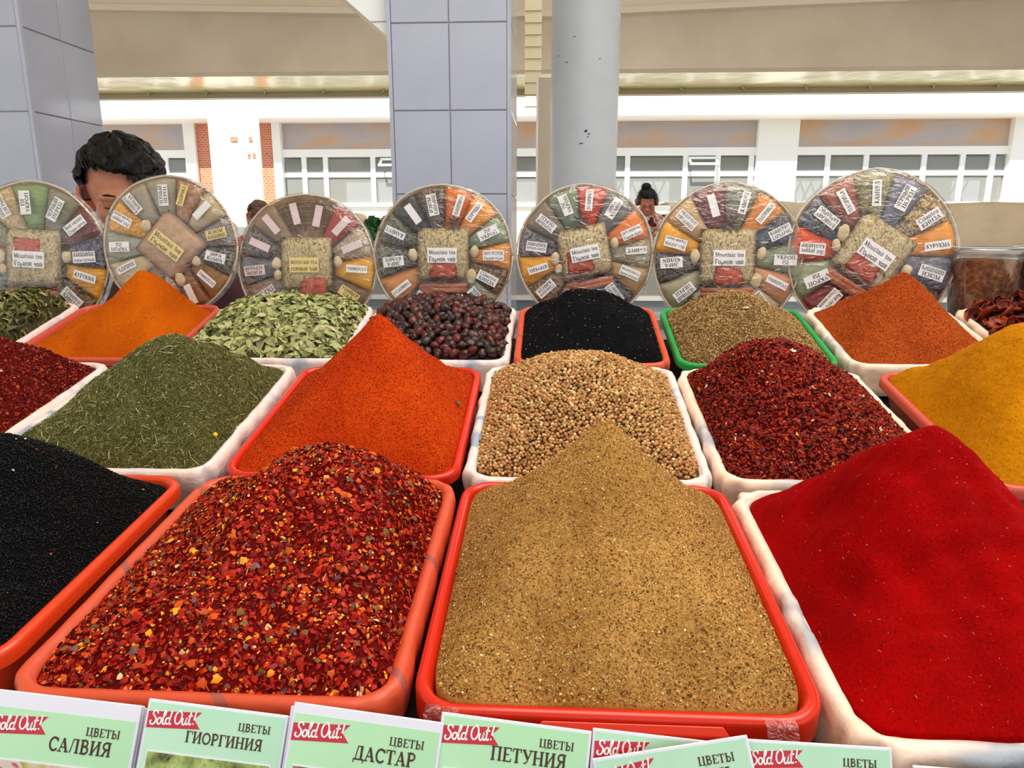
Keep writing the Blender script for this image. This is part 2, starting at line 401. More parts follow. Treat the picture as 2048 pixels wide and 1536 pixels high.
# cladded pilaster and yellowish panels seen between the pillar and the column
pa, pb = at(1049, 300, 5.0), at(1075, 300, 5.0)
cl = struct(MB().box(pa[0], pb[0] + .02, 5.0, 5.1, at(1060, 192, 5)[2], 3.72).build('trim_11', noisy('pale cream cladding', [(.3, (236, 226, 190)), (.7, (246, 238, 206))], scale=3, rough=.2)))
for k in range(9):
    z = at(1060, 22 + k * 24, 5)[2]
    MB().box(pa[0], pb[0] + .02, 4.995, 5.0, z - .003, z + .003).build('seam', M['olive'], cl)
pa, pb = at(1076, 300, 4.6), at(1104, 300, 4.6)
struct(MB().box(pa[0], pb[0] + .05, 4.6, 4.9, 0, at(1090, 155, 4.6)[2]).build('trim_12', M['beam']))
struct(MB().box(pa[0] - .012, pa[0], 4.58, 4.62, 0, at(1090, 155, 4.6)[2]).build('trim_13', M['whiteledge']))

# ---- the far building
YF = 14.0
def fx(px, py=300): return at(px, py, YF)[0]
def fz(py, px=1400): return at(px, py, YF)[2]
Z_EAVE_T, Z_EAVE_B, Z_PAN_B, Z_SILL_B, Z_TR, Z_WB = fz(196), fz(241), fz(295), fz(310), fz(348), fz(408)
eave = struct(MB().box(fx(-900), fx(3200), YF - .75, YF + .3, Z_EAVE_B, Z_EAVE_T + .4).build('wall_back', M['facade']))
struct(MB().box(fx(-900), fx(3200), YF - .02, YF + .3, Z_PAN_B - .14, Z_PAN_B).build('trim_14', M['facade']))
struct(MB().box(fx(-900), fx(3200), YF + .05, YF + .3, 0, Z_WB).build('wall_far', M['facade'])).name = 'wall_right'
cols = [(375, 397), (550, 566), (1512, 1592), (2015, 2100), (-250, -200), (2560, 2640)]
for a, c in cols:
    struct(MB().box(fx(a), fx(c), YF - .12, YF + .3, 0, Z_EAVE_B).build('wall_front', M['facade'])).name = 'trim_15'
spans = [(-200, 375), (566, 1100), (1100, 1512), (1592, 2015), (2100, 2560)]
munt = {0: [90, 230, 330], 1: [607, 650, 745, 850, 950], 2: [1256, 1372, 1437, 1504], 3: [1657, 1734, 1850, 1927, 1987], 4: [2180, 2300, 2420]}
wi = 1
for i, (a, c) in enumerate(spans):
    pn = struct(MB().box(fx(a), fx(c), YF + .02, YF + .1, Z_PAN_B, Z_EAVE_B).build('trim_16', M['facade_panel']))
    w = empty('window_%d' % wi, (fx(a), YF, Z_WB), kind='structure'); wi += 1
    x0, x1 = 0, fx(c) - fx(a)
    top = Z_PAN_B - .14 - Z_WB; tr = Z_TR - Z_WB
    MB().box(x0, x1, -.02, .05, tr - .04, tr + .04).build('transom', M['winframe'], w)
    MB().box(x0, x1, -.03, .06, -.04, .03).build('window_sill', M['winframe'], w)
    ms = [fx(m) - fx(a) for m in munt[i]]
    for m in ms: MB().box(m - .045, m + .045, -.026, .056, 0, top).build('mullion', M['winframe'], w)
    es = [x0] + ms + [x1]
    for p, q in zip(es[:-1], es[1:]):
        for zz0, zz1 in ((0, tr), (tr, top)):
            MB().box(p + .03, q - .03, .01, .02, zz0 + .03, zz1 - .03).build('pane', M['pane'], w)
# tilted open vent lights
for a, c in ((1376, 1434), (762, 800)):
    b = MB(); x0, x1 = fx(a), fx(c); z0, z1_ = fz(332), fz(314)
    b.box(x0, x1, YF - .3, YF - .27, z0, z0 + .04).box(x0, x1, YF - .08, YF - .05, z1_ - .04, z1_)
    b.add([(x0, YF - .3, z0), (x0 + .04, YF - .3, z0), (x0 + .04, YF - .05, z1_), (x0, YF - .05, z1_), (x0, YF - .27, z0), (x0 + .04, YF - .27, z0), (x0 + .04, YF - .02, z1_), (x0, YF - .02, z1_)],
          [(0, 1, 2, 3), (7, 6, 5, 4), (0, 3, 7, 4), (1, 5, 6, 2)])
    b.add([(x1 - .04, YF - .3, z0), (x1, YF - .3, z0), (x1, YF - .05, z1_), (x1 - .04, YF - .05, z1_), (x1 - .04, YF - .27, z0), (x1, YF - .27, z0), (x1, YF - .02, z1_), (x1 - .04, YF - .02, z1_)],
          [(0, 1, 2, 3), (7, 6, 5, 4), (0, 3, 7, 4), (1, 5, 6, 2)])
    o = b.build('window_%d' % wi, M['winframe']); wi += 1; struct(o)
# rear wall of the far building: closed above, open with a steel truss below
YR = 19.0
def rx(px): return at(px, 380, YR)[0]
def rz(py): return at(1400, py, YR)[2]
struct(MB().box(rx(-900), rx(3200), YR, YR + .2, rz(362), 4.4).build('wall_left', M['farwall']))
struct(MB().box(rx(-900), rx(3200), YF + .3, YR, 4.3, 4.4).build('trim_17', M['farwall']))
for a, c in ((-200, 690), (745, 755), (1100, 1235), (1340, 1580), (1650, 1900), (1965, 2300)):
    struct(MB().box(rx(a), rx(c), YR - .05, YR + .15, 0, rz(360)).build('trim_18', M['farwall']))
truss = empty('steel_truss', (rx(1200), YR + .5, 0), label='blue grey lattice of steel bars seen through the far windows', cat='truss')
for s0, s1 in ((1235, 1340), (1580, 1650), (1900, 1965)):
    for k in range(int((s1 - s0) / 22) + 1):
        x = rx(s0 + k * 22) - rx(1200); h0, h1 = rz(420), rz(360)
        for sg in (-1, 1):
            MB().tube([(x - .15 * sg, 0, h0), (x + .15 * sg, 0, h1)], .025, 5).build('truss_bar', M['lattice'], truss)
struct(MB().box(rx(-900), rx(3200), YR + .4, YR + .5, 0, rz(410)).build('trim_19', M['farwall']))
# brick pier with a bright white kiosk in front of it
struct(MB().box(fx(397), fx(550), YF - .05, YF + .3, 0, Z_EAVE_B).build('trim_20', M['brick']))
k0 = at(420, 300, 11.0)[0]; k1 = at(516, 300, 11.0)[0]
kio = struct(MB().box(k0, k1, 11.0, 11.12, 0, at(450, 206, 11)[2]).build('trim_21', M['facade']))
for (px, py, w, h) in ((468, 279, 14, 9), (501, 279, 6, 9), (498, 311, 5, 9), (508, 311, 5, 9)):
    q = at(px, py, 10.99)
    MB().box(q[0] - w / 2 / FPX * 11, q[0] + w / 2 / FPX * 11, 10.985, 10.999, q[2] - h / 2 / FPX * 11, q[2] + h / 2 / FPX * 11).build('opening', M['brick'], kio)

# ------------------------------------------------------------------ neighbouring stalls
q0, q1 = at(-300, 500, 3.9), at(2500, 500, 3.9)
st = empty('market_counter', (0, 3.9, 0), label='long grey counter with white ledge across the aisle', cat='counter')
ztop, zlt, zlb = at(1200, 520, 3.9)[2], at(1200, 590, 3.9)[2], at(1200, 599, 3.9)[2]
MB().box(q0[0], q1[0], 0, .6, zlt, ztop).build('front_panel', M['greycounter'], st)
MB().box(q0[0], q1[0], -.05, .6, zlb, zlt).build('ledge', M['whiteledge'], st)
MB().box(q0[0], q1[0], 0, .6, 0, zlb).build('base', M['bluegrey'], st)
# tarpaulin covered pile at the right
def tarp(name, px0, px1, Y, zt_, zb_, label):
    a, c = at(px0, 450, Y)[0], at(px1, 450, Y)[0]; nx, nz = 90, 24
    xsn = np.linspace(a, c, nx); V = []; 
    for j in range(nz):
        t = j / (nz - 1)
        for i, x in enumerate(xsn):
            if t < .25: yy = Y + .8 * (1 - t / .25); z = zt_
            else: yy = Y; z = zt_ + (zb_ - zt_) * (t - .25) / .75
            w_ = wave(np.array(x), np.array(z * 1.5 + yy), 5, .9, 3)
            V.append((x, yy - .05 * w_ * (1 if t > .25 else 0), z + .02 * w_ * (t < .3)))
    Fc = np.array([(j * nx + i, (j + 1) * nx + i, (j + 1) * nx + i + 1, j * nx + i + 1) for j in range(nz - 1) for i in range(nx - 1)])
    o = ob(name, mesh(name, V, Fc, [M['tarp']], smooth=True)); m = o.modifiers.new('s', 'SOLIDIFY'); m.thickness = .01
    return tag(o, label, 'tarpaulin')
tarp('tarpaulin', 1340, 2500, 6.6, at(1600, 405, 6.6)[2], .02, 'beige tarpaulin draped over a long pile at the right')
# produce table at the left
tb = empty('produce_table', (0, 4.7, 0), label='peach coloured produce table across the aisle at left', cat='table')
qa, qb = at(425, 450, 4.6), at(775, 450, 4.6)
ztb = at(600, 470, 4.6)[2]
o = MB().box(qa[0], qb[0], 0, .5, ztb - .35, ztb - .02).build('tabletop', mat('peach cloth', (226, 186, 150), .7), tb)
for xx in (qa[0] + .05, qb[0] - .05):
    MB().box(xx - .03, xx + .03, .1, .16, 0, ztb - .35).build('leg', M['steel'], tb)
sack_m = noisy('pale sack cloth', [(.3, (210, 180, 150)), (.7, (228, 200, 172))], scale=12, rough=.8, bump=.5, bscale=30)
def lump(name, m, p, r, label, cat, group=None, seed=0, nu=20, nv=14, amp=.12):
    b = MB().ball((0, 0, 0), r, nu, nv); V = np.array(b.V)
    w_ = wave(V[:, 0] / r[0] + V[:, 2] / r[2], V[:, 1] / r[1] - V[:, 2] / r[2], seed, .35, 3)
    V = V * (1 + amp * w_)[:, None]
    o = ob(name, mesh(name, V, b.F, [m], smooth=True), None, p)
    return tag(o, label, cat, group)
for i, (px, py, rx_, rz_, lb) in enumerate(((447, 447, .07, .055, 'pale sack at the left end of the far produce table'), (708, 432, .11, .08, 'pale sack behind the dark rattan platter'),
                                       (757, 448, .09, .06, 'pale sack beside the tiled pillar'))):
    p = at(px, py, 4.8); lump('sack', sack_m, (p[0], p[1], ztb + rz_ * .8), (rx_, .1, rz_), lb, 'sack', seed=i)
tom = mat('tomato red', (200, 32, 24), .25)
for i, (px, py) in enumerate(((474, 482), (484, 490), (472, 497), (483, 506), (473, 512), (486, 478), (478, 488), (490, 500))):
    p = at(px, py, 4.2 + .03 * (i % 3))
    o = MB().ball((0, 0, 0), (.026, .026, .022), 14, 9).build('tomato', tom, None, p, smooth=True)
    tag(o, 'small red tomato in the heap behind the two left platters' if i < 8 else 'red tomato at the left rim of the rightmost platter', 'tomato', 'tomatoes between the left platters' if i < 8 else 'tomatoes by the rightmost platter')
crate_m = mat('red plastic crate', (196, 48, 44), .4)
def crate(px, py, w, h, Y, m, label):
    p = at(px, py, Y); e = empty('crate', (p[0], Y, p[2] - h), label=label, cat='crate'); b = MB()
    b.box(-w / 2, w / 2, 0, .3, 0, .006).build('bottom', m, e)
    for k in range(4):
        z = .006 + k * (h - .006) / 4
        b = MB().box(-w / 2, w / 2, 0, .006, z, z + h / 4 * .7).box(-w / 2, w / 2, .294, .3, z, z + h / 4 * .7)
        b.box(-w / 2, -w / 2 + .006, .006, .294, z, z + h / 4 * .7).box(w / 2 - .006, w / 2, .006, .294, z, z + h / 4 * .7)
        b.build('slat', m, e)
    for sx in (-1, 1):
        for y in (0, .294): MB().box(sx * w / 2 - (.006 if sx > 0 else 0), sx * w / 2 + (0 if sx > 0 else .006), y - .001, y + .007, 0, h).build('corner_post', m, e)
    return e
crate(480, 515, .34, .07, 4.15, crate_m, 'red crate under the tomatoes')
crate(748, 498, .30, .05, 4.15, crate_m, 'red crate under the green herbs')
herbm = [mat('herb green', (52, 120, 48), .6), mat('deep herb green', (30, 84, 40), .6)]
def bunch(px, py, Y, w, h, label, cat='herbs', n=70):
    p = at(px, py, Y); e = MB()
    for k in range(n):
        x = random.uniform(-w / 2, w / 2); z = random.uniform(-h / 2, h / 2); a = random.uniform(-.8, .8); l = random.uniform(.03, .07)
        y = random.uniform(-.05, .05)
        e.add([(x, y, z), (x + l * .5 * math.cos(a) - .01, y - .01, z + l * .5), (x + l * math.cos(a), y - .02, z + l * .6 * math.sin(a) + .01), (x + l * .5, y, z - .012)], [(0, 1, 2, 3)], k % 2)
    e.tube([(-w * .3, 0, -h * .5), (0, .01, 0), (w * .3, 0, h * .4)], .008, 6)
    o = e.build('herb_bunch', herbm, None, p); return tag(o, label, cat)
bunch(748, 452, 4.1, .10, .05, 'green herb bunch on top, beside the tiled pillar')
bunch(748, 480, 4.1, .09, .08, 'green herb bunch in the red crate')
bunch(1307, 508, 4.1, .08, .14, 'dark green herb bunch between the two platters right of the column')
yb = bevel(MB().box(-.03, .03, 0, .1, -.045, .045).build('yellow_box', mat('yellow carton', (236, 196, 20), .5), None, at(1888, 525, 4.05)), .004)
tag(yb, 'yellow carton behind the rim of the rightmost platter', 'box')
for k, c in enumerate(((60, 50, 50), (236, 232, 226), (90, 92, 96))):
    p = at(2012, 541 - k * 7, 4.05)
    o = bevel(MB().box(-.12, .12, 0, .2, -.008, .008).build('folded_bag', mat('bag %d' % k, c, .5), None, p), .003)
    tag(o, ['dark folded bag at the bottom of the stack behind the tubs', 'white folded bag in the middle of the stack behind the tubs', 'grey folded bag on top of the stack behind the tubs'][k], 'bag', 'bags stacked behind the tubs')

# ------------------------------------------------------------------ people
def capsule(b, p, q, r0, r1, n=14):
    p, q = Vector(p), Vector(q); k = 6
    pts = [p.lerp(q, i / k) for i in range(k + 1)]; rad = [r0 + (r1 - r0) * i / k for i in range(k + 1)]
    b.tube(pts, rad, n); b.ball(tuple(p), r0 * 1.0, n, 8); b.ball(tuple(q), r1 * 1.0, n, 8)
def remesh(o, v, it=3):
    m = o.modifiers.new('remesh', 'REMESH'); m.mode = 'VOXEL'; m.voxel_size = v; m.use_smooth_shade = True
    s = o.modifiers.new('smooth', 'SMOOTH'); s.iterations = it; s.factor = .5; return o
def person(loc, rotz, head_rot, skin, shirt, trousers, hair_style, label, scale=1.0, neck=.235, hairm=None):
    """loc = centre of the head; body hangs below it down to the floor; local -Y is the front"""
    e = empty('person', (loc[0], loc[1], 0), (0, 0, rotz), label=label, cat='person')
    hz = loc[2]; H = Vector((0, 0, hz)); k = scale
    R = Euler(head_rot).to_matrix()
    def h(x, y, z): v = R @ Vector((x * k, y * k, z * k)); return (v.x, v.y, v.z + hz)
    b = MB()
    # skull, jaw, chin, cheeks, nose, brow, lips as merged volumes
    def eb(c, r, nu=22, nv=16):
        t = MB().ball((0, 0, 0), tuple(a * k for a in r), nu, nv); cc = h(*c)
        V = [tuple(R @ Vector(v) + Vector(cc)) for v in t.V]; b.add(V, t.F)
    eb((0, .008, .028), (.077, .096, .088)); eb((0, -.030, -.030), (.066, .062, .080)); eb((0, -.012, -.050), (.067, .070, .066)); eb((-.040, -.022, -.062), (.027, .045, .046)); eb((.040, -.022, -.062), (.027, .045, .046)); eb((0, -.062, -.088), (.030, .026, .024))
    eb((-.034, -.066, -.020), (.026, .022, .024)); eb((.034, -.066, -.020), (.026, .022, .024))
    eb((0, -.078, .016), (.056, .018, .012)); eb((0, -.100, -.022), (.013, .018, .014)); eb((0, -.091, -.002), (.008, .010, .028))
    eb((-.012, -.094, -.028), (.008, .010, .008)); eb((.012, -.094, -.028), (.008, .010, .008))
    eb((0, -.090, -.052), (.022, .010, .0055)); eb((0, -.088, -.063), (.019, .010, .006))
    for sx in (-1, 1):
        eb((sx * .031, -.079, .001), (.015, .012, .009))           # closed eyelids
    nb = h(0, .02, -.06)
    capsule(b, nb, (0, .06 * k, hz - (neck - .06) * k), .058 * k, .064 * k)
    sh = hz - neck * k
    capsule(b, (-.15 * k, .07 * k, sh), (.15 * k, .07 * k, sh), .055 * k, .055 * k)
    capsule(b, (0, .07 * k, sh - .02), (0, .08 * k, sh - .45 * k), .13 * k, .14 * k)
    hands = []
    for sx in (-1, 1):
        a0 = (sx * .19 * k, .07 * k, sh); a1 = (sx * .25 * k, .06 * k, sh - .28 * k); a2 = (sx * .17 * k, -.14 * k, sh - .40 * k)
        capsule(b, a0, a1, .048 * k, .040 * k); capsule(b, a1, a2, .038 * k, .026 * k)
        hd = Vector((-sx * .3, -.9, -.25)).normalized()
        pm = Vector(a2) + hd * .05 * k; capsule(b, a2, tuple(pm), .026 * k, .030 * k)
        for f_ in range(4):
            o_ = Vector((1, 0, 0)) * (f_ - 1.5) * .019 * k; st_ = pm + hd * .02 * k + o_; ln = (.060, .072, .076, .062)[f_ if sx > 0 else 3 - f_] * k
            md = st_ + hd * ln * .55; en = md + (hd + Vector((0, 0, -.8))).normalized() * ln * .45
            capsule(b, tuple(st_), tuple(md), .0092 * k, .0085 * k, 8); capsule(b, tuple(md), tuple(en), .0085 * k, .0072 * k, 8)
        tb_ = Vector(a2) + hd * .03 * k + Vector((-sx * .026 * k, 0, 0)); capsule(b, tuple(tb_), tuple(tb_ + (hd + Vector((-sx * .7, 0, -.2))).normalized() * .05 * k), .011 * k, .009 * k, 8)
    body = b.build('body', skin, e); remesh(body, .0045 * k if k < 1.2 else .006, 2)
    # ears: ring-shaped lobes with a hollow
    for sx in (-1, 1):
        t = MB(); n = 14
        V = []; F = []
        for i in range(n):
            a = 2 * PI * i / n; rr = (1.0 if math.sin(a) > -.2 else .82)
            for (ro, d) in ((1.0, -.006), (1.06, .010), (.98, .017), (.72, .012), (.35, .004)):
                yy = .014 + .0205 * ro * rr * math.cos(a); zz = -.002 + .036 * ro * rr * math.sin(a)
                V.append(h(sx * (.073 + d * 1.2 + .011 * max(0, math.cos(a))), yy, zz))
        for i in range(n):
            for j in range(4):
                u_, v_ = i * 5 + j, ((i + 1) % n) * 5 + j; F.append((u_, v_, v_ + 1, u_ + 1))
        F.append(tuple(i * 5 + 4 for i in range(n)))
        o = t.add(V, F).build('ear', skin_ear if skin is M['skin'] else skin, e, smooth=True); s_ = o.modifiers.new('s', 'SUBSURF'); s_.levels = 1; s_.render_levels = 1
    # brows and lash lines
    for sx in (-1, 1):
        MB().tube([h(sx * .016, -.093, .019), h(sx * .032, -.091, .023), h(sx * .047, -.080, .020)], [.0015 * k, .0024 * k, .001 * k], 6).build('eyebrow', M['hair'], e)
        MB().tube([h(sx * .018, -.0895, -.005), h(sx * .031, -.0915, -.0075), h(sx * .044, -.084, -.004)], [.0008 * k, .0014 * k, .0008 * k], 6).build('eyelashes', M['hair'], e)
    # hair cap: shell over the scalp, thick, uneven, plus locks
    nu, nv = 120, 70; V = []; keep = {}; F = []
    def dirv(i, j): th = PI * j / nv; a = 2 * PI * i / nu; return np.array([math.sin(th) * math.sin(a), -math.sin(th) * math.cos(a), math.cos(th)])
    hr = np.random.default_rng(3)
    for j in range(nv + 1):
        for i in range(nu):
            d = dirv(i, j); a = math.atan2(d[0], -d[1])            # 0 = front
            n_ = float(wave(np.array(a * 1.2), np.array(d[2] * 1.5), 8, 1.3, 4))
            th_ = .012 + .006 * n_ + (.006 if d[2] > .3 else 0)
            aa = abs(a)
            low = (.30 + .26 * max(0., min(1., (.25 - a) * 1.3)) + .04 * math.sin(a * 7 + 1)) if aa < 1.0 else (.16 if aa < 1.22 else (-.28 if aa < 1.48 else (.20 if aa < 1.95 else -.42)))
            if hair_style == 'bun': low = .42 if aa < .8 else (-.2 if aa < 1.3 else -.45); th_ = .009 + .002 * n_
            p = np.array([d[0] * (.078 + th_), .008 + d[1] * (.097 + th_), .028 + d[2] * (.089 + th_)])
            if d[2] < low + .0: 
                p = np.array([d[0] * .070, .008 + d[1] * .088, .028 + d[2] * .082])
            V.append(h(*p)); keep[(i, j)] = d[2] > low - .10
    for j in range(nv):
        for i in range(nu):
            i2 = (i + 1) % nu
            if keep[(i, j)] and keep[(i2, j + 1)]: F.append((j * nu + i, (j + 1) * nu + i, (j + 1) * nu + i2, j * nu + i2))
    hb = MB().add(V, F)
    for q in range(900 if hair_style != 'bun' else 150):
        a = hr.uniform(-PI, PI); z = hr.uniform(-.05, 1); 
        if abs(a) > 1.9 and z < 0: z = -z * .3
        if abs(a) < 1.15: z = max(z, .36 if a > .15 else .62)
        elif abs(a) < 1.95: z = max(z, .30)
        r_ = math.sqrt(max(0, 1 - z * z)); d = np.array([r_ * math.sin(a), -r_ * math.cos(a), z])
        base = np.array([d[0] * .086, .008 + d[1] * .105, .028 + d[2] * .099])
        tdir = np.array([.35 * math.sin(q * 1.7) + .35, -.9, -.35 - .5 * r_]); tdir -= d * tdir.dot(d); tdir /= np.linalg.norm(tdir) + 1e-6
        sd = np.cross(d, tdir); L0 = hr.uniform(.016, .034) * (.6 if hair_style == 'bun' else 1); w0 = hr.uniform(.0015, .0035)
        pts = [base - sd * w0, base + sd * w0, base + tdir * L0 * .6 + d * (.006 + .003 * hr.random()) + sd * w0 * .8, base + tdir * L0 * .6 + d * .006 - sd * w0 * .8, base + tdir * L0 + d * hr.uniform(-.004, .006)]
        hb.add([h(*p) for p in pts], [(0, 1, 2, 3), (3, 2, 4)])
    if hair_style == 'bun':
        t = MB().ball((0, 0, 0), (.042, .04, .036), 18, 12); c = h(-.012, .035, .125); hb.add([tuple(Vector(v) * k + Vector(c)) for v in t.V], t.F)
    hb.build('hair', hairm or M['hair'], e, smooth=True)
    # shirt: torso and sleeves, open collar
    b = MB()
    capsule(b, (-.155 * k, .07 * k, sh - .005), (.155 * k, .07 * k, sh - .005), .062 * k, .062 * k)
    capsule(b, (0, .07 * k, sh - .05), (0, .08 * k, sh - .50 * k), .150 * k, .160 * k, 20)
    capsule(b, (-.06 * k, .07 * k, sh - .05), (-.05 * k, .08 * k, sh - .48 * k), .125 * k, .13 * k, 20)
    capsule(b, (.06 * k, .07 * k, sh - .05), (.05 * k, .08 * k, sh - .48 * k), .125 * k, .13 * k, 20)
    for sx in (-1, 1):
        capsule(b, (sx * .19 * k, .07 * k, sh), (sx * .25 * k, .06 * k, sh - .28 * k), .060 * k, .052 * k)
        capsule(b, (sx * .25 * k, .06 * k, sh - .28 * k), (sx * .20 * k, -.06 * k, sh - .35 * k), .050 * k, .042 * k)
    remesh(b.build('shirt', shirt, e), .009, 3)
    # collar: two flaps around the neck
    t = MB(); n = 20; V = []; F = []
    for i in range(n + 1):
        a = -PI / 2 + .35 + (2 * PI - .7) * i / n
        for (ro, z) in ((.064, .075), (.082, .055), (.098, .022)):
            V.append((ro * k * math.cos(a), .055 * k + ro * k * math.sin(a), sh + z * k))
    for i in range(n):
        for j in range(2): u_ = i * 3 + j; F.append((u_, u_ + 3, u_ + 4, u_ + 1))
    o = t.add(V, F).build('collar', M['paper'] if hair_style != 'bun' else shirt, e, smooth=True); s_ = o.modifiers.new('s', 'SOLIDIFY'); s_.thickness = .003
    b = MB(); zc = sh - .5 * k
    capsule(b, (-.06 * k, .08 * k, zc), (.06 * k, .08 * k, zc), .13 * k, .13 * k)
    for sx in (-1, 1): capsule(b, (sx * .085 * k, .08 * k, zc), (sx * .10 * k, .08 * k, .06), .085 * k, .055 * k)
    remesh(b.build('trousers', trousers, e), .014, 2)
    for sx in (-1, 1):
        MB().ball((sx * .10 * k, .03 * k, .045), (.05 * k, .13 * k, .045), 14, 8).build('shoe', M['hair'], e, smooth=True)
    return e
skin_ear = noisy('reddened ear skin', [(.3, (206, 104, 84)), (.7, (214, 126, 100))], scale=30, rough=.5)
shirt1 = noisy('dark maroon shirt', [(.3, (52, 26, 34)), (.7, (70, 36, 44))], scale=30, rough=.8)
m_blouse = noisy('red black and cream floral blouse', [(.36, (26, 16, 18)), (.43, (140, 30, 30)), (.49, (220, 196, 178)), (.55, (120, 34, 32)), (.62, (200, 176, 160))], scale=16, detail=1, rough=.7)
navy = mat('dark trousers', (34, 36, 44), .8)
hp = at(253, 392, 2.05)
person(hp, math.radians(8), (math.radians(13), math.radians(-6), math.radians(19)), M['skin'], shirt1, navy, 'short',
       'dark-haired man in a dark shirt bending his head behind the platters', 1.24)
wp = at(1294, 406, 5.9)
person(wp, 0, (math.radians(22), 0, math.radians(-4)), M['skin_w'], m_blouse, navy, 'bun',
       'woman with her black hair in a bun and a red patterned blouse looking down', .93, neck=.145)
# bowed figure further back between the left platters
bpn = at(516, 428, 5.75)
person((bpn[0], bpn[1], bpn[2] - .02), .5, (math.radians(55), 0, .6), M['skin_w'], noisy('tan jacket', [(.3, (176, 140, 110)), (.7, (190, 156, 126))], scale=20, rough=.8), navy, 'short',
       'distant person with brown hair bowed over the produce table', .95, hairm=noisy('brown hair', [(.3, (84, 58, 44)), (.7, (112, 80, 60))], scale=40, rough=.6))

# ------------------------------------------------------------------ the stepped stall
ROWS = {1: (.441, -.323, .761, -.2835), 2: (.817, -.292, 1.123, -.230), 3: (1.25, -.243, 1.493, -.18)}
def rowz(r, Y): a = ROWS[r]; return CZ + a[1] + (a[3] - a[1]) / (a[2] - a[0]) * (Y - a[0])
def slope(r): a = ROWS[r]; return math.atan((a[3] - a[1]) / (a[2] - a[0]))
DEEP = .072
stall = empty('display_stall', (0, .4, 0), label='stepped dark display stall carrying all the spice trays', cat='stall')
for r, (y0, y1) in ((1, (.43, .775)), (2, (.79, 1.15)), (3, (1.215, 1.53))):
    th = slope(r); yc = (y0 + y1) / 2; L_ = (y1 - y0) / math.cos(th)
    MB().box(-1.45, 1.45, -L_ / 2, L_ / 2, -.018, 0).build('shelf_board', M['shelf'], stall,
        loc=(0, yc - .4 + math.sin(th) * (DEEP + .004), rowz(r, yc) - (DEEP + .006)), rot=(th, 0, 0))
    for x in (-1.4, -.47, .47, 1.4):
        for y in (y0 + .03, y1 - .03):
            MB().box(x - .02, x + .02, y - .42, y - .38, 0, rowz(r, y) - DEEP - .035).build('leg', M['shelf'], stall)
ZL = at(1740, 640, 1.56)[2]
MB().box(-1.45, 1.45, 1.535 - .4, 1.68 - .4, ZL - .02, ZL).build('back_ledge', M['bluegrey'], stall)
for x in (-1.4, 0, 1.4): MB().box(x - .02, x + .02, 1.63 - .4, 1.67 - .4, 0, ZL - .02).build('leg', M['shelf'], stall)
ZF = at(800, 1536, .36)[2] - .045
MB().box(-1.45, 1.45, .24 - .4, .425 - .4, ZF - .02, ZF).build('front_ledge', M['shelf'], stall)
for x in (-1.4, 0, 1.4): MB().box(x - .02, x + .02, .26 - .4, .30 - .4, 0, ZF - .02).build('leg', M['shelf'], stall)

def rrect(a, b, r, off, n=10, m=14):
    """rounded rectangle outline, half sizes a and b; returns points and outward normals"""
    A, B_, R_ = a + off, b + off, max(r + off, .004); P = []; N = []
    cs = [(A - R_, B_ - R_, 0), (-A + R_, B_ - R_, PI / 2), (-A + R_, -B_ + R_, PI), (A - R_, -B_ + R_, 1.5 * PI)]
    for k, (cx, cy, a0) in enumerate(cs):
        for i in range(n + 1):
            t = a0 + PI / 2 * i / n; P.append((cx + R_ * math.cos(t), cy + R_ * math.sin(t))); N.append((math.cos(t), math.sin(t)))
        nx, ny, a1 = cs[(k + 1) % 4]; p0 = P[-1]; t = a0 + PI / 2; p1 = (nx + R_ * math.cos(a1), ny + R_ * math.sin(a1))
        for i in range(1, m): P.append((p0[0] + (p1[0] - p0[0]) * i / m, p0[1] + (p1[1] - p0[1]) * i / m)); N.append((math.cos(t), math.sin(t)))
    return np.array(P), np.array(N)
def sweep(a, b, r, prof, fn=None, close=True, n=10, m=14):
    V = []; F = []
    for j, (o, z) in enumerate(prof):
        P, N = rrect(a, b, r, o, n, m); K = len(P)
        if fn is not None: dn, dz = fn(P, N, j)
        else: dn = np.zeros(K); dz = np.zeros(K)
        for i in range(K): V.append((P[i, 0] + N[i, 0] * dn[i], P[i, 1] + N[i, 1] * dn[i], z + dz[i]))
    for j in range(len(prof) - 1):
        for i in range(K): k = (i + 1) % K; F.append((j * K + i, j * K + k, (j + 1) * K + k, (j + 1) * K + i))
    if close: F.append(tuple(range(K))); F.append(tuple(reversed([(len(prof) - 1) * K + i for i in range(K)])))
    return np.array(V), F

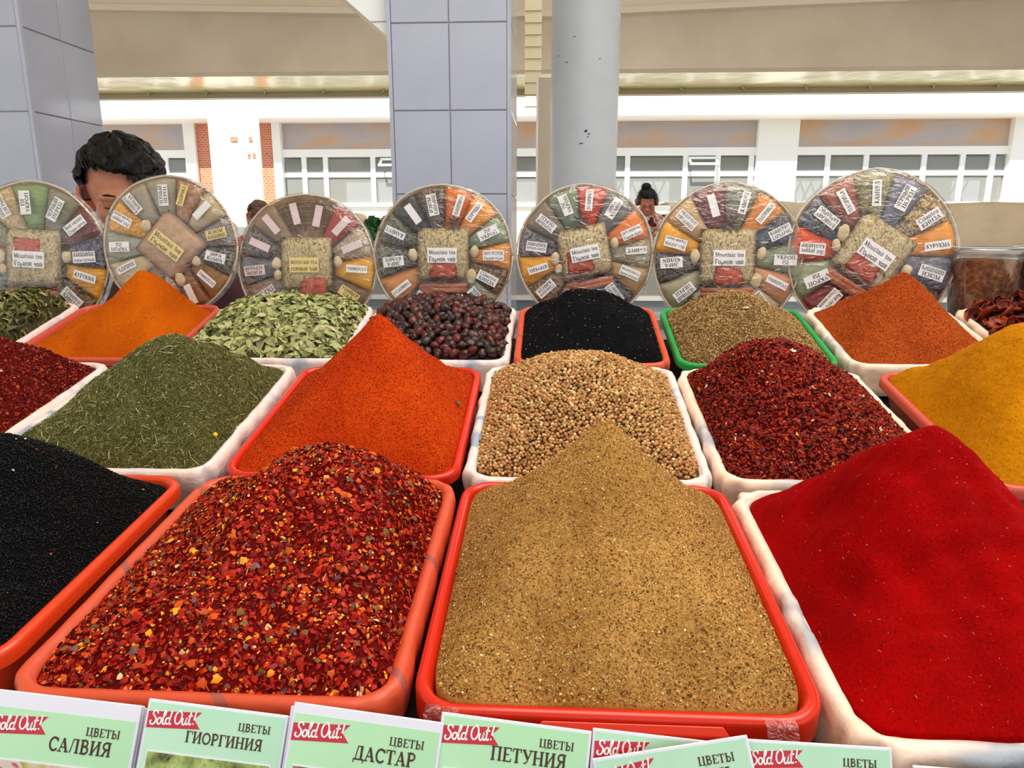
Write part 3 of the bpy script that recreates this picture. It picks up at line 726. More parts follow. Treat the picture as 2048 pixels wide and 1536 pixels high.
def tray(row, X0, X1, Y0, Y1, plastic, liner, label, seed=0, wob=1.0, rc=.030, rotz=0., lip=.013, hang=1.):
    xc, yc = (X0 + X1) / 2, (Y0 + Y1) / 2; a, b = (X1 - X0) / 2 - .002, (Y1 - Y0) / 2 / math.cos(slope(row)) - .002
    e = empty('spice_tray', (xc, yc, rowz(row, yc)), (slope(row), 0, rotz), label=label, cat='tray', group='plastic spice trays on the stall')
    a -= .005; b -= .005
    prof = [(-.030, -DEEP + .003), (-.0085, -.012), (-.0060, -.003), (-.0040, .0002), (-.0005, .0012), (.0032, 0), (.0048, -.0035), (.005, -lip), (.0035, -lip - .0005), (.0015, -.006), (-.003, -.012), (-.028, -DEEP)]
    if liner: prof = [(o - (.003 if o > -.005 else .001), z - .002) for o, z in prof]
    V, F = sweep(a, b, rc, prof)
    o = ob('basin', mesh('basin', V, F, [plastic], smooth=True), e); autosmooth(o, 50)
    if liner:
        lp = [(-.0150, -.030), (-.0115, -.016), (-.0075, -.005), (-.0045, .0012), (-.0002, .0028), (.0040, .0008), (.0060, -.0055), (.0058, -.015 * hang), (.0035, -.026 * hang), (.0005, -.040 * hang), (-.003, -.052 * hang)]
        def fn(P, N, j):
            s = np.cumsum(np.r_[0, np.hypot(*(np.diff(P, axis=0).T))]); t = s / s[-1] * 2 * PI
            r_ = np.random.default_rng(seed + 50); w = 0; z = 0
            for k in range(9):
                f = int(r_.integers(2, 34)); ph = r_.uniform(0, 6.28); w = w + np.sin(t * f + ph + j * .12 * (k % 3)) * r_.uniform(.4, 1) / (1 + f * .045); z = z + np.sin(t * f * 1.0 + ph * 2) * r_.uniform(.3, 1) / (1 + f * .05)
            u_ = np.abs(N[:, 0] * N[:, 1]) * 2                          # bunched at the corners
            c = u_ * np.sin(t * 46 + seed + j * .3) * 1.6
            am = wob * (.0006 + .00045 * max(0, j - 4)) if j > 3 else wob * .0007
            return (w * .7 + c) * am, (z * .5 + c * .5) * wob * (.0004 if j < 6 else .0009 * (j - 5))
        V, F = sweep(a, b, rc, lp, fn, close=False, n=14, m=26)
        o = ob('liner', mesh('liner', V, F, [liner], smooth=True), e)
        s_ = o.modifiers.new('s', 'SOLIDIFY'); s_.thickness = .0007
        o['label'] = 'wrinkled plastic liner folded over the rim'
    return e

# ---- heaps
class Heap:
    def __init__(s, row, X0, X1, Y0, Y1, apex, e=.12, k=1.0, amp=.004, freq=9, seed=1, low=.002, ins=.0125, extra=None):
        s.row = row; s.c = ((X0 + X1) / 2, (Y0 + Y1) / 2); s.a = (X1 - X0) / 2 - ins; s.b = (Y1 - Y0) / 2 - ins
        p = at(*apex); s.ap = (float(p[0]), float(p[1])); s.H = p[2] - rowz(row, p[1]) + low
        s.e, s.k, s.amp, s.freq, s.seed, s.low = e, k, amp, freq, seed, low
        s.rm = (s.a + s.b) / 2; s.extra = extra or []
    def gauge(s, x, y):
        px, py = x - s.ap[0], y - s.ap[1]; lo = np.full(np.shape(x), .5); hi = np.full(np.shape(x), 400.)
        for _ in range(34):
            t = (lo + hi) / 2
            f = (np.abs(s.ap[0] + px * t - s.c[0]) / s.a) ** 12 + (np.abs(s.ap[1] + py * t - s.c[1]) / s.b) ** 12
            big = f > 1; hi = np.where(big, t, hi); lo = np.where(big, lo, t)
        return 1 / ((lo + hi) / 2)
    def prof(s, g):
        e = s.e; g = np.clip(g, 0, 1)
        return ((math.sqrt(1 + e * e) - np.sqrt(g * g + e * e)) / (math.sqrt(1 + e * e) - e)) ** s.k
    def z(s, x, y, g=None):
        if g is None: g = s.gauge(x, y)
        rc = np.hypot(x - s.ap[0], y - s.ap[1]) / s.rm; w = np.clip(g, 0, 1)
        gg = np.minimum((1 - w) * np.minimum(rc, 1) + w * g, 1)
        h = s.H * s.prof(gg)
        h = h + s.amp * wave(x, y, s.seed, s.freq, 4) * np.clip((1 - g) * 4, 0, 1) * np.clip(gg * 5, .25, 1)
        for (ex, ey, er, eh) in s.extra: h = h + eh * np.exp(-((x - ex) ** 2 + (y - ey) ** 2) / er ** 2) * np.clip((1 - g) * 5, 0, 1)
        return rowz(s.row, y) - s.low + h
    def surface(s, name, m, label, cat, na=150, nr=70, kind='stuff', drop=0., group=None):
        V = []; 
        th = np.linspace(0, 2 * PI, na, endpoint=False); gs = np.linspace(0, 1, nr + 1)[1:]
        big = 10.; X = s.ap[0] + np.cos(th) * .001; Y = s.ap[1] + np.sin(th) * .001; g1 = s.gauge(X, Y); R_ = .001 / g1
        VX = (s.ap[0] + np.outer(gs, R_ * np.cos(th))).ravel(); VY = (s.ap[1] + np.outer(gs, R_ * np.sin(th))).ravel()
        G = np.repeat(gs, na); VZ = s.z(VX, VY, G) - drop
        o0 = (s.c[0], s.c[1], rowz(s.row, s.c[1]) - s.low)
        V = np.c_[VX, VY, VZ]; V = np.vstack([[s.ap[0], s.ap[1], float(s.z(np.array(s.ap[0] + 1e-5), np.array(s.ap[1]), np.array(1e-4))) - drop], V])
        sk = V[1 + (nr - 1) * na:].copy(); sk[:, 2] -= .012; V = np.vstack([V, sk]) - np.array(o0)
        F = [(0, 1 + i, 1 + (i + 1) % na) for i in range(na)]
        for j in range(nr):
            for i in range(na): k = (i + 1) % na; F.append((1 + j * na + i, 1 + (j + 1) * na + i, 1 + (j + 1) * na + k, 1 + j * na + k))
        o = ob(name, mesh(name, V, F, [m], smooth=True), None, o0); s.o = o; s.o0 = np.array(o0)
        return tag(o, label, cat, group, kind)
    def sample(s, n, gmax=.99, dens=None):
        x = rng.uniform(s.c[0] - s.a, s.c[0] + s.a, n * 2); y = rng.uniform(s.c[1] - s.b, s.c[1] + s.b, n * 2)
        g = s.gauge(x, y); ok = g < gmax; x, y, g = x[ok][:n], y[ok][:n], g[ok][:n]; return s.frame(x, y, g)
    def hexs(s, d, jit=.25, gmax=.985):
        xs = np.arange(s.c[0] - s.a, s.c[0] + s.a, d); ys = np.arange(s.c[1] - s.b, s.c[1] + s.b, d * .80)
        X, Y = np.meshgrid(xs, ys); X = X + (np.arange(len(ys)) % 2)[:, None] * d / 2
        x = X.ravel() + rng.uniform(-jit, jit, X.size) * d; y = Y.ravel() + rng.uniform(-jit, jit, X.size) * d
        g = s.gauge(x, y); ok = g < gmax; return s.frame(x[ok], y[ok], g[ok])
    def frame(s, x, y, g):
        z = s.z(x, y, g); h = .0015
        zx_ = (s.z(x + h, y) - s.z(x - h, y)) / (2 * h); zy_ = (s.z(x, y + h) - s.z(x, y - h)) / (2 * h)
        N = np.c_[-zx_, -zy_, np.ones_like(x)]; N /= np.linalg.norm(N, axis=1)[:, None]
        return np.c_[x, y, z], N

def basis(N, tilt):
    """random spin about the surface normal plus random tilt -> matrices (n,3,3), columns are the local axes"""
    n = len(N); Z = N + rng.normal(0, tilt, (n, 3)); Z /= np.linalg.norm(Z, axis=1)[:, None]
    A = rng.normal(0, 1, (n, 3)); X = np.cross(A, Z); X /= np.linalg.norm(X, axis=1)[:, None] + 1e-9; Y = np.cross(Z, X)
    return np.stack([X, Y, Z], axis=2)
def ico(sub):
    import bmesh
    bm = bmesh.new(); bmesh.ops.create_icosphere(bm, subdivisions=sub, radius=1)
    V = np.array([v.co[:] for v in bm.verts]); F = np.array([[v.index for v in f.verts] for f in bm.faces]); bm.free(); return V, F
def flake_shape(seed, n=5):
    r = np.random.default_rng(seed); a = np.sort(r.uniform(0, 2 * PI, n)) * .5 + np.linspace(0, 2 * PI, n, endpoint=False) * .5 + .2
    rr = r.uniform(.6, 1.1, n); V = np.c_[rr * np.cos(a), rr * np.sin(a) * .75, r.uniform(-.25, .25, n)]
    V = np.vstack([[0, 0, r.uniform(.1, .35)], V]); F = np.array([[0, 1 + i, 1 + (i + 1) % n] for i in range(n)]); return V, F
STICK = (np.array([(-1, -1, 0), (-1, 1, 0), (-1, 0, 1.2), (1, -1, 0), (1, 1, 0), (1, 0, 1.2), (0, -1.2, .9), (0, 1.2, .9), (0, 0, 2.2)], float),
         np.array([(0, 1, 7), (0, 7, 6), (0, 6, 8), (0, 8, 2), (2, 8, 7), (2, 7, 1), (6, 7, 4), (6, 4, 3), (6, 3, 5), (6, 5, 8), (8, 5, 4), (8, 4, 7)]))
TETRA = (np.array([(1, 0, -.4), (-.6, .9, -.4), (-.6, -.9, -.4), (0, 0, .9)], float), np.array([(0, 1, 3), (1, 2, 3), (2, 0, 3), (0, 2, 1)]))
OCTA = (np.array([(1.5, 0, 0), (-1.5, 0, 0), (0, .8, 0), (0, -.8, 0), (0, 0, .8), (0, 0, -.8)], float),
        np.array([(0, 2, 4), (2, 1, 4), (1, 3, 4), (3, 0, 4), (2, 0, 5), (1, 2, 5), (3, 1, 5), (0, 3, 5)]))
def palette(n, pal, var=.12):
    w = np.array([p[0] for p in pal], float); w /= w.sum(); idx = rng.choice(len(pal), n, p=w)
    C = np.array([s2l(p[1]) for p in pal])[idx]; return np.clip(C * (1 + rng.normal(0, var, (n, 1))), 0, 1)
def pieces(heap, name, m, label_, shape, P, N, scale, pal, tilt=.4, lift=0., var=.12, jitter=0., smooth=False, own=False, cat=None):
    """many small pieces as one mesh, joined to the heap they lie in"""
    n = len(P); V0, F0 = shape; B = basis(N, tilt); S = scale if scale.ndim == 2 else np.repeat(scale[:, None], 3, 1)
    L = V0[None] * S[:, None, :]
    if jitter: L = L * (1 + rng.uniform(-jitter, jitter, (n, len(V0), 1)))
    W = np.einsum('nij,nvj->nvi', B, L) + (P + N * lift)[:, None, :] - heap.o0
    F = (F0[None] + (np.arange(n) * len(V0))[:, None, None]).reshape(-1, F0.shape[1])
    C = np.repeat(palette(n, pal, var), len(V0), 0)
    o = ob(name, mesh(name, W.reshape(-1, 3), F, [m], smooth=smooth, col=C), heap.o); o['kind'] = 'stuff'
    return o
def lens(n, lo, hi, p=1.6): return lo + (hi - lo) * rng.random(n) ** p

def powder(name, c1, c2, sc1=9, grain=900, bump=.25, spec=.12, c3=None, bd=.0012):
    """powder: soft patches of colour with a fine speckle on top"""
    m, nt, b = new_mat(name); L = nt.links.new; tc = nodes(nt, 'ShaderNodeTexCoord')
    n1 = nodes(nt, 'ShaderNodeTexNoise'); n1.inputs['Scale'].default_value = sc1; n1.inputs['Detail'].default_value = 5; L(tc.outputs['Object'], n1.inputs['Vector'])
    n2 = nodes(nt, 'ShaderNodeTexNoise'); n2.inputs['Scale'].default_value = grain; n2.inputs['Detail'].default_value = 2; L(tc.outputs['Object'], n2.inputs['Vector'])
    ad = nodes(nt, 'ShaderNodeMath', operation='MULTIPLY_ADD'); ad.inputs[1].default_value = .55; L(n1.outputs['Fac'], ad.inputs[0])
    mu = nodes(nt, 'ShaderNodeMath', operation='MULTIPLY'); mu.inputs[1].default_value = .45; L(n2.outputs['Fac'], mu.inputs[0]); L(mu.outputs[0], ad.inputs[2])
    cr = nodes(nt, 'ShaderNodeValToRGB'); L(ad.outputs[0], cr.inputs[0]); e = cr.color_ramp.elements
    e[0].position = .36; e[0].color = (*s2l(c1), 1); e[1].position = .64; e[1].color = (*s2l(c2), 1)
    if c3: k = e.new(.72); k.color = (*s2l(c3), 1)
    L(cr.outputs[0], b.inputs['Base Color']); b.inputs['Roughness'].default_value = .9; b.inputs['Specular IOR Level'].default_value = spec
    bp = nodes(nt, 'ShaderNodeBump'); bp.inputs['Strength'].default_value = bump; bp.inputs['Distance'].default_value = bd
    n3 = nodes(nt, 'ShaderNodeTexNoise'); n3.inputs['Scale'].default_value = grain * .35; n3.inputs['Detail'].default_value = 6; L(tc.outputs['Object'], n3.inputs['Vector'])
    L(n3.outputs['Fac'], bp.inputs['Height']); L(bp.outputs[0], b.inputs['Normal']); return m

R1Y = (.428, .765); R2Y = (.797, 1.133); R3Y = (1.243, 1.515)
# ================= front row
tray(1, -.70, -.405, .45, .765, M['orange_plastic'], None, 'red plastic tray of black seeds at the front left edge', 1)
hp_ = Heap(1, -.70, -.405, .45, .765, (-25, 873, .64), e=.22, k=1.05, amp=.005, seed=3, low=.006, ins=.014)
hp_.surface('black_seed_heap', mat('black seed bed', (6, 6, 8), .9, spec=.1), 'heap of black nigella seeds at the front left edge', 'spice heap', group=None)
P, N = hp_.sample(26000)
pieces(hp_, 'seed', M['black_grain'], None, OCTA, P, N, lens(len(P), .0009, .0014), [(6, (10, 11, 15)), (3, (4, 4, 7)), (1, (24, 26, 32))], tilt=.5, lift=.0004)
P, N = hp_.sample(60); pieces(hp_, 'chaff', M['grain'], None, flake_shape(3), P, N, lens(len(P), .0008, .0022), [(3, (200, 200, 190)), (3, (170, 60, 40)), (1, (120, 130, 60))], tilt=.3, lift=.0016)
stray = hp_

tray(1, -.388, -.099, .424, .765, M['orange_plastic'], M['terracotta_liner'], 'tray in a terracotta bag with grey bands, full of red pepper flakes', 2, .5)
hp_ = Heap(1, -.388, -.099, .424, .765, (650, 897, .63), e=.28, k=1.0, amp=.006, seed=7, low=.003, ins=.013)
hp_.surface('pepper_flake_heap', mat('dark red bed', (96, 6, 3), .9, spec=.1), 'heap of red and yellow crushed pepper flakes at the front', 'spice heap')
pal = [(9, (150, 14, 6)), (8, (176, 30, 8)), (5, (110, 8, 8)), (4, (205, 62, 12)), (1.8, (226, 110, 20)), (.7, (240, 172, 40)), (1.4, (120, 80, 40)), (.9, (110, 84, 84)), (1.2, (70, 10, 14)), (.3, (240, 200, 150))]
for sh, n in ((1, 4200), (2, 4200), (5, 4200)):
    P, N = hp_.sample(n); pieces(hp_, 'flake', M['grain_shiny'], None, flake_shape(sh, 5), P, N, lens(len(P), .0014, .0046, 1.9), pal, tilt=.5, lift=.0010, jitter=.15)
P, N = hp_.sample(800); pieces(hp_, 'pepper_seed', M['grain_shiny'], None, flake_shape(9, 7), P, N, lens(len(P), .0012, .0020), [(3, (236, 160, 40)), (1, (250, 196, 80)), (1, (220, 110, 30))], tilt=.3, lift=.0022)
P, N = hp_.sample(260); pieces(hp_, 'large_flake', M['grain_shiny'], None, flake_shape(12, 7), P, N, lens(len(P), .0040, .0062), [(7, (160, 26, 8)), (3, (204, 80, 16)), (1.5, (120, 84, 44)), (1.2, (110, 78, 76)), (.8, (236, 150, 24))], tilt=.25, lift=.0024)
P, N = hp_.sample(1500, gmax=1.0); pieces(hp_, 'thread', M['grain_shiny'], None, STICK, P, N, np.c_[lens(len(P), .0015, .004), np.full(len(P), .0003), np.full(len(P), .0003)], pal, tilt=.35, lift=.0018)

tray(1, -.096, .194, .424, .765, M['red_plastic'], None, 'glossy red tray holding the tall pale brown heap, front centre', 4, lip=.023)
hp_ = Heap(1, -.096, .194, .424, .765, (1213, 843, .595), e=.05, k=1.0, amp=.0035, freq=7, seed=12, low=.003, ins=.0145)
hp_.surface('ground_coriander_heap', powder('ground coriander', (140, 98, 42), (196, 150, 84), 14, 700, .5), 'tall pointed heap of ground coriander in the front centre', 'spice heap')
pal = [(6, (178, 130, 66)), (5, (200, 154, 88)), (3, (150, 104, 48)), (1.5, (226, 190, 128)), (2.4, (98, 62, 28)), (.35, (245, 226, 180))]
P, N = hp_.sample(60000); pieces(hp_, 'grain', M['grain'], None, TETRA, P, N, lens(len(P), .0005, .0011), pal, tilt=.9, lift=.0001)
P, N = hp_.sample(9000); g = (hp_.gauge(P[:, 0], P[:, 1])); ok = rng.random(len(P)) < g ** 4 * (P[:, 1] < .62) + .04; P, N = P[ok], N[ok]
pieces(hp_, 'husk', M['grain'], None, flake_shape(21, 5), P, N, lens(len(P), .0011, .0019), pal, tilt=.5, lift=.0006)
P, N = hp_.sample(900); pieces(hp_, 'straw', M['grain'], None, STICK, P, N, np.c_[lens(len(P), .0006, .0022, 2.5), np.full(len(P), .0002), np.full(len(P), .0002)], [(1, (240, 214, 160)), (1, (214, 180, 120))], tilt=.3, lift=.0008)

tray(1, .194, .474, .405, .752, M['white_plastic'], M['liner_cream'], 'tray in a cream liner under the bright red powder, front right', 5, 1.7, hang=1.45)
hp_ = Heap(1, .194, .474, .410, .752, (1872, 852, .61), e=.09, k=1.0, amp=.007, freq=11, seed=15, low=.002, ins=.014, extra=[(.40, .64, .022, .010), (.44, .60, .02, .007), (.27, .52, .03, -.004)])
hp_.surface('paprika_heap', powder('paprika', (122, 0, 1), (166, 1, 2), 12, 500, .5, .05, bd=.002), 'bright red heap of paprika powder at the front right', 'spice heap', na=220, nr=110)
P, N = hp_.sample(420); pieces(hp_, 'fleck', M['grain'], None, STICK, P, N, np.c_[lens(len(P), .0003, .0014, 3), np.full(len(P), .00016), np.full(len(P), .00016)], [(1, (240, 170, 150)), (1, (220, 90, 70))], tilt=.2, lift=.0005)
P, N = hp_.sample(9000); pieces(hp_, 'crumb', M['grain'], None, TETRA, P, N, lens(len(P), .0003, .0010, 3), [(2, (170, 3, 4)), (1, (140, 2, 2))], tilt=1, lift=0.)
bt = at(1535, 1050, .68)

# ================= middle row
tray(2, -1.0, -.712, *R2Y, M['white_plastic'], M['liner'], 'pink lined tray of dark red chopped pepper at the left edge, middle row', 6)
hp_ = Heap(2, -1.0, -.712, *R2Y, (-70, 672, .99), e=.3, k=1.05, amp=.005, seed=21)
hp_.surface('dark_pepper_heap', mat('dark red bed 2', (86, 12, 6), .9, spec=.1), 'dark red coarse pepper heap at the left edge, middle row', 'spice heap')
pal = [(6, (134, 24, 12)), (5, (110, 18, 12)), (3, (160, 44, 18)), (2, (80, 12, 10)), (1, (190, 80, 30)), (.15, (240, 200, 180))]
for sh in (31, 32): P, N = hp_.sample(6500); pieces(hp_, 'flake', M['grain_shiny'], None, flake_shape(sh), P, N, lens(len(P), .0013, .0034), pal, tilt=.6, lift=.001, jitter=.15)

tray(2, -.708, -.404, *R2Y, M['white_plastic'], M['liner'], 'pink lined tray under the green dill heap', 7, 1.2)
hp_ = Heap(2, -.708, -.404, *R2Y, (335, 675, .97), e=.26, k=1.0, amp=.006, seed=23)
hp_.surface('dill_heap', powder('dill bed', (60, 60, 28), (88, 88, 46), 30, 500, .5), 'green heap of chopped dried dill in the middle row', 'spice heap')
pal = [(6, (120, 120, 72)), (5, (98, 98, 54)), (3, (144, 144, 90)), (2, (58, 56, 30)), (1.8, (170, 166, 112)), (.3, (226, 220, 180))]
P, N = hp_.sample(30000); pieces(hp_, 'dill_needle', M['grain'], None, STICK, P, N, np.c_[lens(len(P), .0012, .0042, 1.5), np.full(len(P), .00028), np.full(len(P), .00028)], pal, tilt=.4, lift=.0004)
P, N = hp_.sample(260); pieces(hp_, 'pale_stalk', M['grain'], None, STICK, P, N, np.c_[lens(len(P), .0015, .008, 2), np.full(len(P), .00036), np.full(len(P), .0003)], [(1, (196, 190, 130)), (1, (226, 222, 190))], tilt=.2, lift=.0012)
yd = at(430, 871, .84)

tray(2, -.396, -.104, *R2Y, M['red_plastic'], None, 'glossy red tray holding the pointed orange red heap', 8)
hp_ = Heap(2, -.396, -.104, *R2Y, (757, 630, .955), e=.045, k=1.02, amp=.0035, seed=25, low=.004)
hp_.surface('ground_chili_heap', powder('orange red powder', (168, 38, 2), (206, 74, 4), 10, 800, .5), 'tall pointed orange red heap of ground chili in the middle row', 'spice heap')
pal = [(6, (186, 50, 3)), (4, (206, 76, 6)), (3, (150, 26, 3)), (1.2, (228, 118, 40)), (.5, (110, 18, 4))]
P, N = hp_.sample(42000); pieces(hp_, 'grain', M['grain'], None, TETRA, P, N, lens(len(P), .0005, .0011), pal, tilt=.9, lift=.0001)

tray(2, -.101, .194, .792, 1.138, M['white_plastic'], M['liner'], 'pink lined tray full of round coriander seeds', 9, 1.2)
hp_ = Heap(2, -.101, .194, .792, 1.138, (1160, 712, .985), e=.75, k=1.0, amp=.004, seed=28, low=.002)
hp_.surface('coriander_seed_heap', mat('brown seed bed', (92, 58, 28), .9), 'heap of round whole coriander seeds in the middle row', 'spice heap', drop=.003)
pal = [(5, (196, 150, 96)), (5, (178, 132, 84)), (3, (214, 176, 122)), (2, (156, 112, 70)), (.8, (232, 204, 156)), (.4, (160, 150, 80))]
P, N = hp_.hexs(.0046, .3); SPH = ico(2)
pieces(hp_, 'seed', M['grain'], None, SPH, P, N, np.repeat(rng.uniform(.0020, .0027, len(P))[:, None], 3, 1), pal, tilt=2, lift=0, var=.1, smooth=True)
P2, N2 = hp_.sample(900); pieces(hp_, 'seed', M['grain'], None, ico(1), P2, N2, np.full(len(P2), .0022), pal, tilt=2, lift=.0022, smooth=True)
P2, N2 = hp_.sample(60); pieces(hp_, 'stalk', M['grain'], None, STICK, P2, N2, np.c_[lens(len(P2), .003, .009), np.full(len(P2), .0003), np.full(len(P2), .0003)], [(1, (214, 160, 90))], tilt=.1, lift=.0035)

tray(2, .198, .474, *R2Y, M['white_plastic'], M['liner_cream'], 'cream lined tray full of dark red chopped tomato pieces', 10, 1.4)
hp_ = Heap(2, .198, .474, *R2Y, (1565, 684, .98), e=.38, k=.95, amp=.006, seed=31, low=.002)
hp_.surface('dried_tomato_heap', mat('dark red bed 3', (62, 8, 4), .9, spec=.1), 'dark red heap of chopped dried tomato, middle row right of the coriander seeds', 'spice heap')
pal = [(7, (134, 24, 10)), (5, (108, 16, 8)), (4, (156, 40, 14)), (2, (78, 10, 8)), (1.2, (190, 70, 22)), (.5, (60, 44, 40)), (.15, (220, 140, 40)), (.08, (240, 220, 180))]
for k_, n in ((1, 8500), (2, 5000)):
    P, N = hp_.sample(n); V0, F0 = ico(1) if k_ == 1 else flake_shape(41, 6)
    S = np.c_[lens(len(P), .0018, .0046), lens(len(P), .0012, .0028), lens(len(P), .0006, .0016)] if k_ == 1 else np.repeat(lens(len(P), .0022, .005)[:, None], 3, 1)
    pieces(hp_, 'tomato_chip', M['grain_shiny'], None, (V0, F0), P, N, S, pal, tilt=.7, lift=.001, jitter=.28)

tray(2, .500, .800, *R2Y, M['pinkred_plastic'], None, 'dusty red tray under the yellow turmeric heap', 11)
hp_ = Heap(2, .500, .800, *R2Y, (2085, 648, .96), e=.3, k=1.0, amp=.006, freq=7, seed=33, low=.003)
hp_.surface('turmeric_heap', powder('turmeric', (166, 100, 0), (198, 130, 4), 9, 300, .9, .08, bd=.0025), 'mustard yellow heap of turmeric powder at the right edge', 'spice heap', na=200, nr=100)
P, N = hp_.sample(7000); pieces(hp_, 'crumb', M['grain'], None, TETRA, P, N, lens(len(P), .0004, .0014, 3), [(2, (200, 130, 6)), (1, (170, 100, 4))], tilt=1, lift=0.)

# ================= back row
LEAF = None
def leaf_mesh(name, m, L_=.012, W_=.0045, bend=.25, seed=0):
    r = np.random.default_rng(seed); V = []; n = 6
    for i in range(n + 1):
        t = i / n; w = W_ * math.sin(PI * min(t * 1.02, 1)) ** .8 * (1 if 0 < i < n else 0) + .0001; x = (t - .5) * 2 * L_; z = bend * L_ * math.sin(PI * t) * r.uniform(.7, 1.2)
        V += [(x, -w, z + w * .3), (x, 0, z), (x, w, z + w * r.uniform(-.2, .5))]
    F = []
    for i in range(n):
        for k in (0, 1): a = i * 3 + k; F.append((a, a + 3, a + 4, a + 1))
    return mesh(name, V, F, [m], smooth=True)
def orient(o, P, B): o.matrix_world = Matrix([[B[0, 0], B[0, 1], B[0, 2], P[0]], [B[1, 0], B[1, 1], B[1, 2], P[1]], [B[2, 0], B[2, 1], B[2, 2], P[2]], [0, 0, 0, 1]])
def leaves(hp_, n_ind, n_stuff, pal, size, name, label, group, seedn, halfL, halfW):
    P, N = hp_.sample(n_stuff); lm = leaf_mesh('tmp', M['grain'], halfL, halfW, .25, seedn)
    V0 = np.array([v.co[:] for v in lm.vertices]); F0 = np.array([list(p.vertices) for p in lm.polygons]); bpy.data.meshes.remove(lm)
    pieces(hp_, 'leaf_litter', M['grain'], None, (V0, F0), P, N, np.repeat(rng.uniform(.7, 1.15, len(P))[:, None], 3, 1), pal, tilt=.45, lift=.001, var=.16)
    ms = [leaf_mesh('leaf', mat('%s tone %d' % (name, i), c[1], .6), halfL * random.uniform(.85, 1.2), halfW * random.uniform(.85, 1.25), random.uniform(.05, .4), seedn + i) for i, c in enumerate(pal)]
    w = np.array([p[0] for p in pal], float); w /= w.sum()
    x = rng.uniform(hp_.c[0] - hp_.a, hp_.c[0] + hp_.a, n_ind * 8); y = rng.uniform(hp_.c[1] - hp_.b, hp_.c[1] + hp_.b * .4, n_ind * 8)
    g = hp_.gauge(x, y); ok = g < .95; x, y, g = x[ok][:n_ind], y[ok][:n_ind], g[ok][:n_ind]
    P, N = hp_.frame(x, y, g); B = basis(N, .4); idx = rng.choice(len(pal), len(P), p=w)
    for i in range(len(P)):
        o = ob(name, ms[idx[i]]); orient(o, P[i] + N[i] * .004, B[i] * rng.uniform(.8, 1.15)); tag(o, label, 'leaf', group)

XL0, XL1 = -1.32, -1.005
tray(3, XL0, XL1, *R3Y, M['white_plastic'], M['liner'], 'pink lined tray of dark green leaves at the left edge, back row', 12)
hp_ = Heap(3, XL0, XL1, *R3Y, (30, 588, 1.40), e=.8, k=.9, amp=.006, seed=41, low=.003)
hp_.surface('dark_leaf_heap', mat('dark leaf bed', (56, 54, 28), .9), 'heap of dark green dried leaves at the left edge, back row', 'leaf heap')
pal = [(5, (112, 112, 62)), (4, (84, 86, 46)), (3, (140, 140, 90)), (2, (58, 58, 30)), (1, (176, 170, 124))]
leaves(hp_, 200, 1800, pal, 1, 'dried_leaf', 'narrow dark green dried leaf in the heap at the left edge of the back row', 'dark dried leaves in the left back tray', 60, .0105, .0028)

tray(3, -1.00, -.692, *R3Y, M['pinkred_plastic'], M['liner_cream'] if False else None, 'dusty red tray under the amber powder heap, back row', 13)
hp_ = Heap(3, -1.00, -.692, *R3Y, (282, 541, 1.385), e=.10, k=1.08, amp=.005, seed=43, low=.008, ins=.016)
hp_.surface('amber_powder_heap', powder('amber powder', (168, 70, 1), (200, 96, 5), 12, 400, .6, .08, bd=.002), 'pointed amber orange powder heap in the back row at left', 'spice heap', na=180, nr=90)
P, N = hp_.sample(6000); pieces(hp_, 'crumb', M['grain'], None, TETRA, P, N, lens(len(P), .0005, .0015, 3), [(2, (206, 96, 6)), (1, (180, 74, 4)), (.05, (240, 210, 90))], tilt=1, lift=0.)

tray(3, -.683, -.366, *R3Y, M['white_plastic'], M['liner'], 'pink lined tray heaped with pale green leaves', 14, 1.3)
hp_ = Heap(3, -.683, -.366, *R3Y, (575, 600, 1.40), e=1.2, k=.75, amp=.007, seed=45, low=.001)
hp_.surface('pale_leaf_heap', mat('leaf bed', (92, 92, 54), .9), 'broad heap of pale green dried leaves in the back row', 'leaf heap')
pal = [(5, (158, 162, 106)), (5, (178, 182, 124)), (3, (132, 136, 84)), (1.5, (200, 198, 130)), (1.6, (92, 94, 54)), (.8, (190, 180, 144))]
leaves(hp_, 300, 2200, pal, 1, 'pale_leaf', 'pale green dried oval leaf in the broad heap behind the orange red peak', 'pale dried leaves in the back tray', 80, .0125, .0048)

tray(3, -.361, -.070, *R3Y, M['white_plastic'], M['liner'], 'pink lined tray of dark dried rose hips', 15, 1.1)
hp_ = Heap(3, -.361, -.070, *R3Y, (868, 606, 1.40), e=1.0, k=.8, amp=.006, seed=47, low=.004)
hp_.surface('rose_hip_bed', mat('dark hip bed', (30, 12, 12), .8), 'dark bed of dried rose hips beneath the counted ones', 'fruit heap', drop=.004)
hipm = [noisy('rose hip %d' % i, [(.3, c), (.75, d)], scale=60, rough=.32, bump=.7, bscale=110, bdist=.003, spec=.5) for i, (c, d) in enumerate((((30, 10, 10), (64, 22, 20)), ((40, 12, 10), (92, 26, 18)), ((20, 8, 10), (50, 22, 22)), ((66, 16, 12), (110, 36, 22))))]
hms = []
for i in range(8):
    V, F = ico(3); w_ = wave(V[:, 0] + V[:, 2], V[:, 1] - V[:, 2] * .7, i, .45, 3); V = V * (1 + .20 * w_ + .07 * np.abs(np.sin(4 * np.arctan2(V[:, 2], V[:, 1]) + i)) * (1 - V[:, 0] ** 2))[:, None] * np.array([.0122, .0088, .0082])
    V[V[:, 0] > .0105] *= .9; hms.append(mesh('rose_hip', V, F, [hipm[i % 4]], smooth=True))
P, N = hp_.hexs(.0158, .24, .97); B = basis(N, .9); sel = rng.permutation(len(P))[:300]
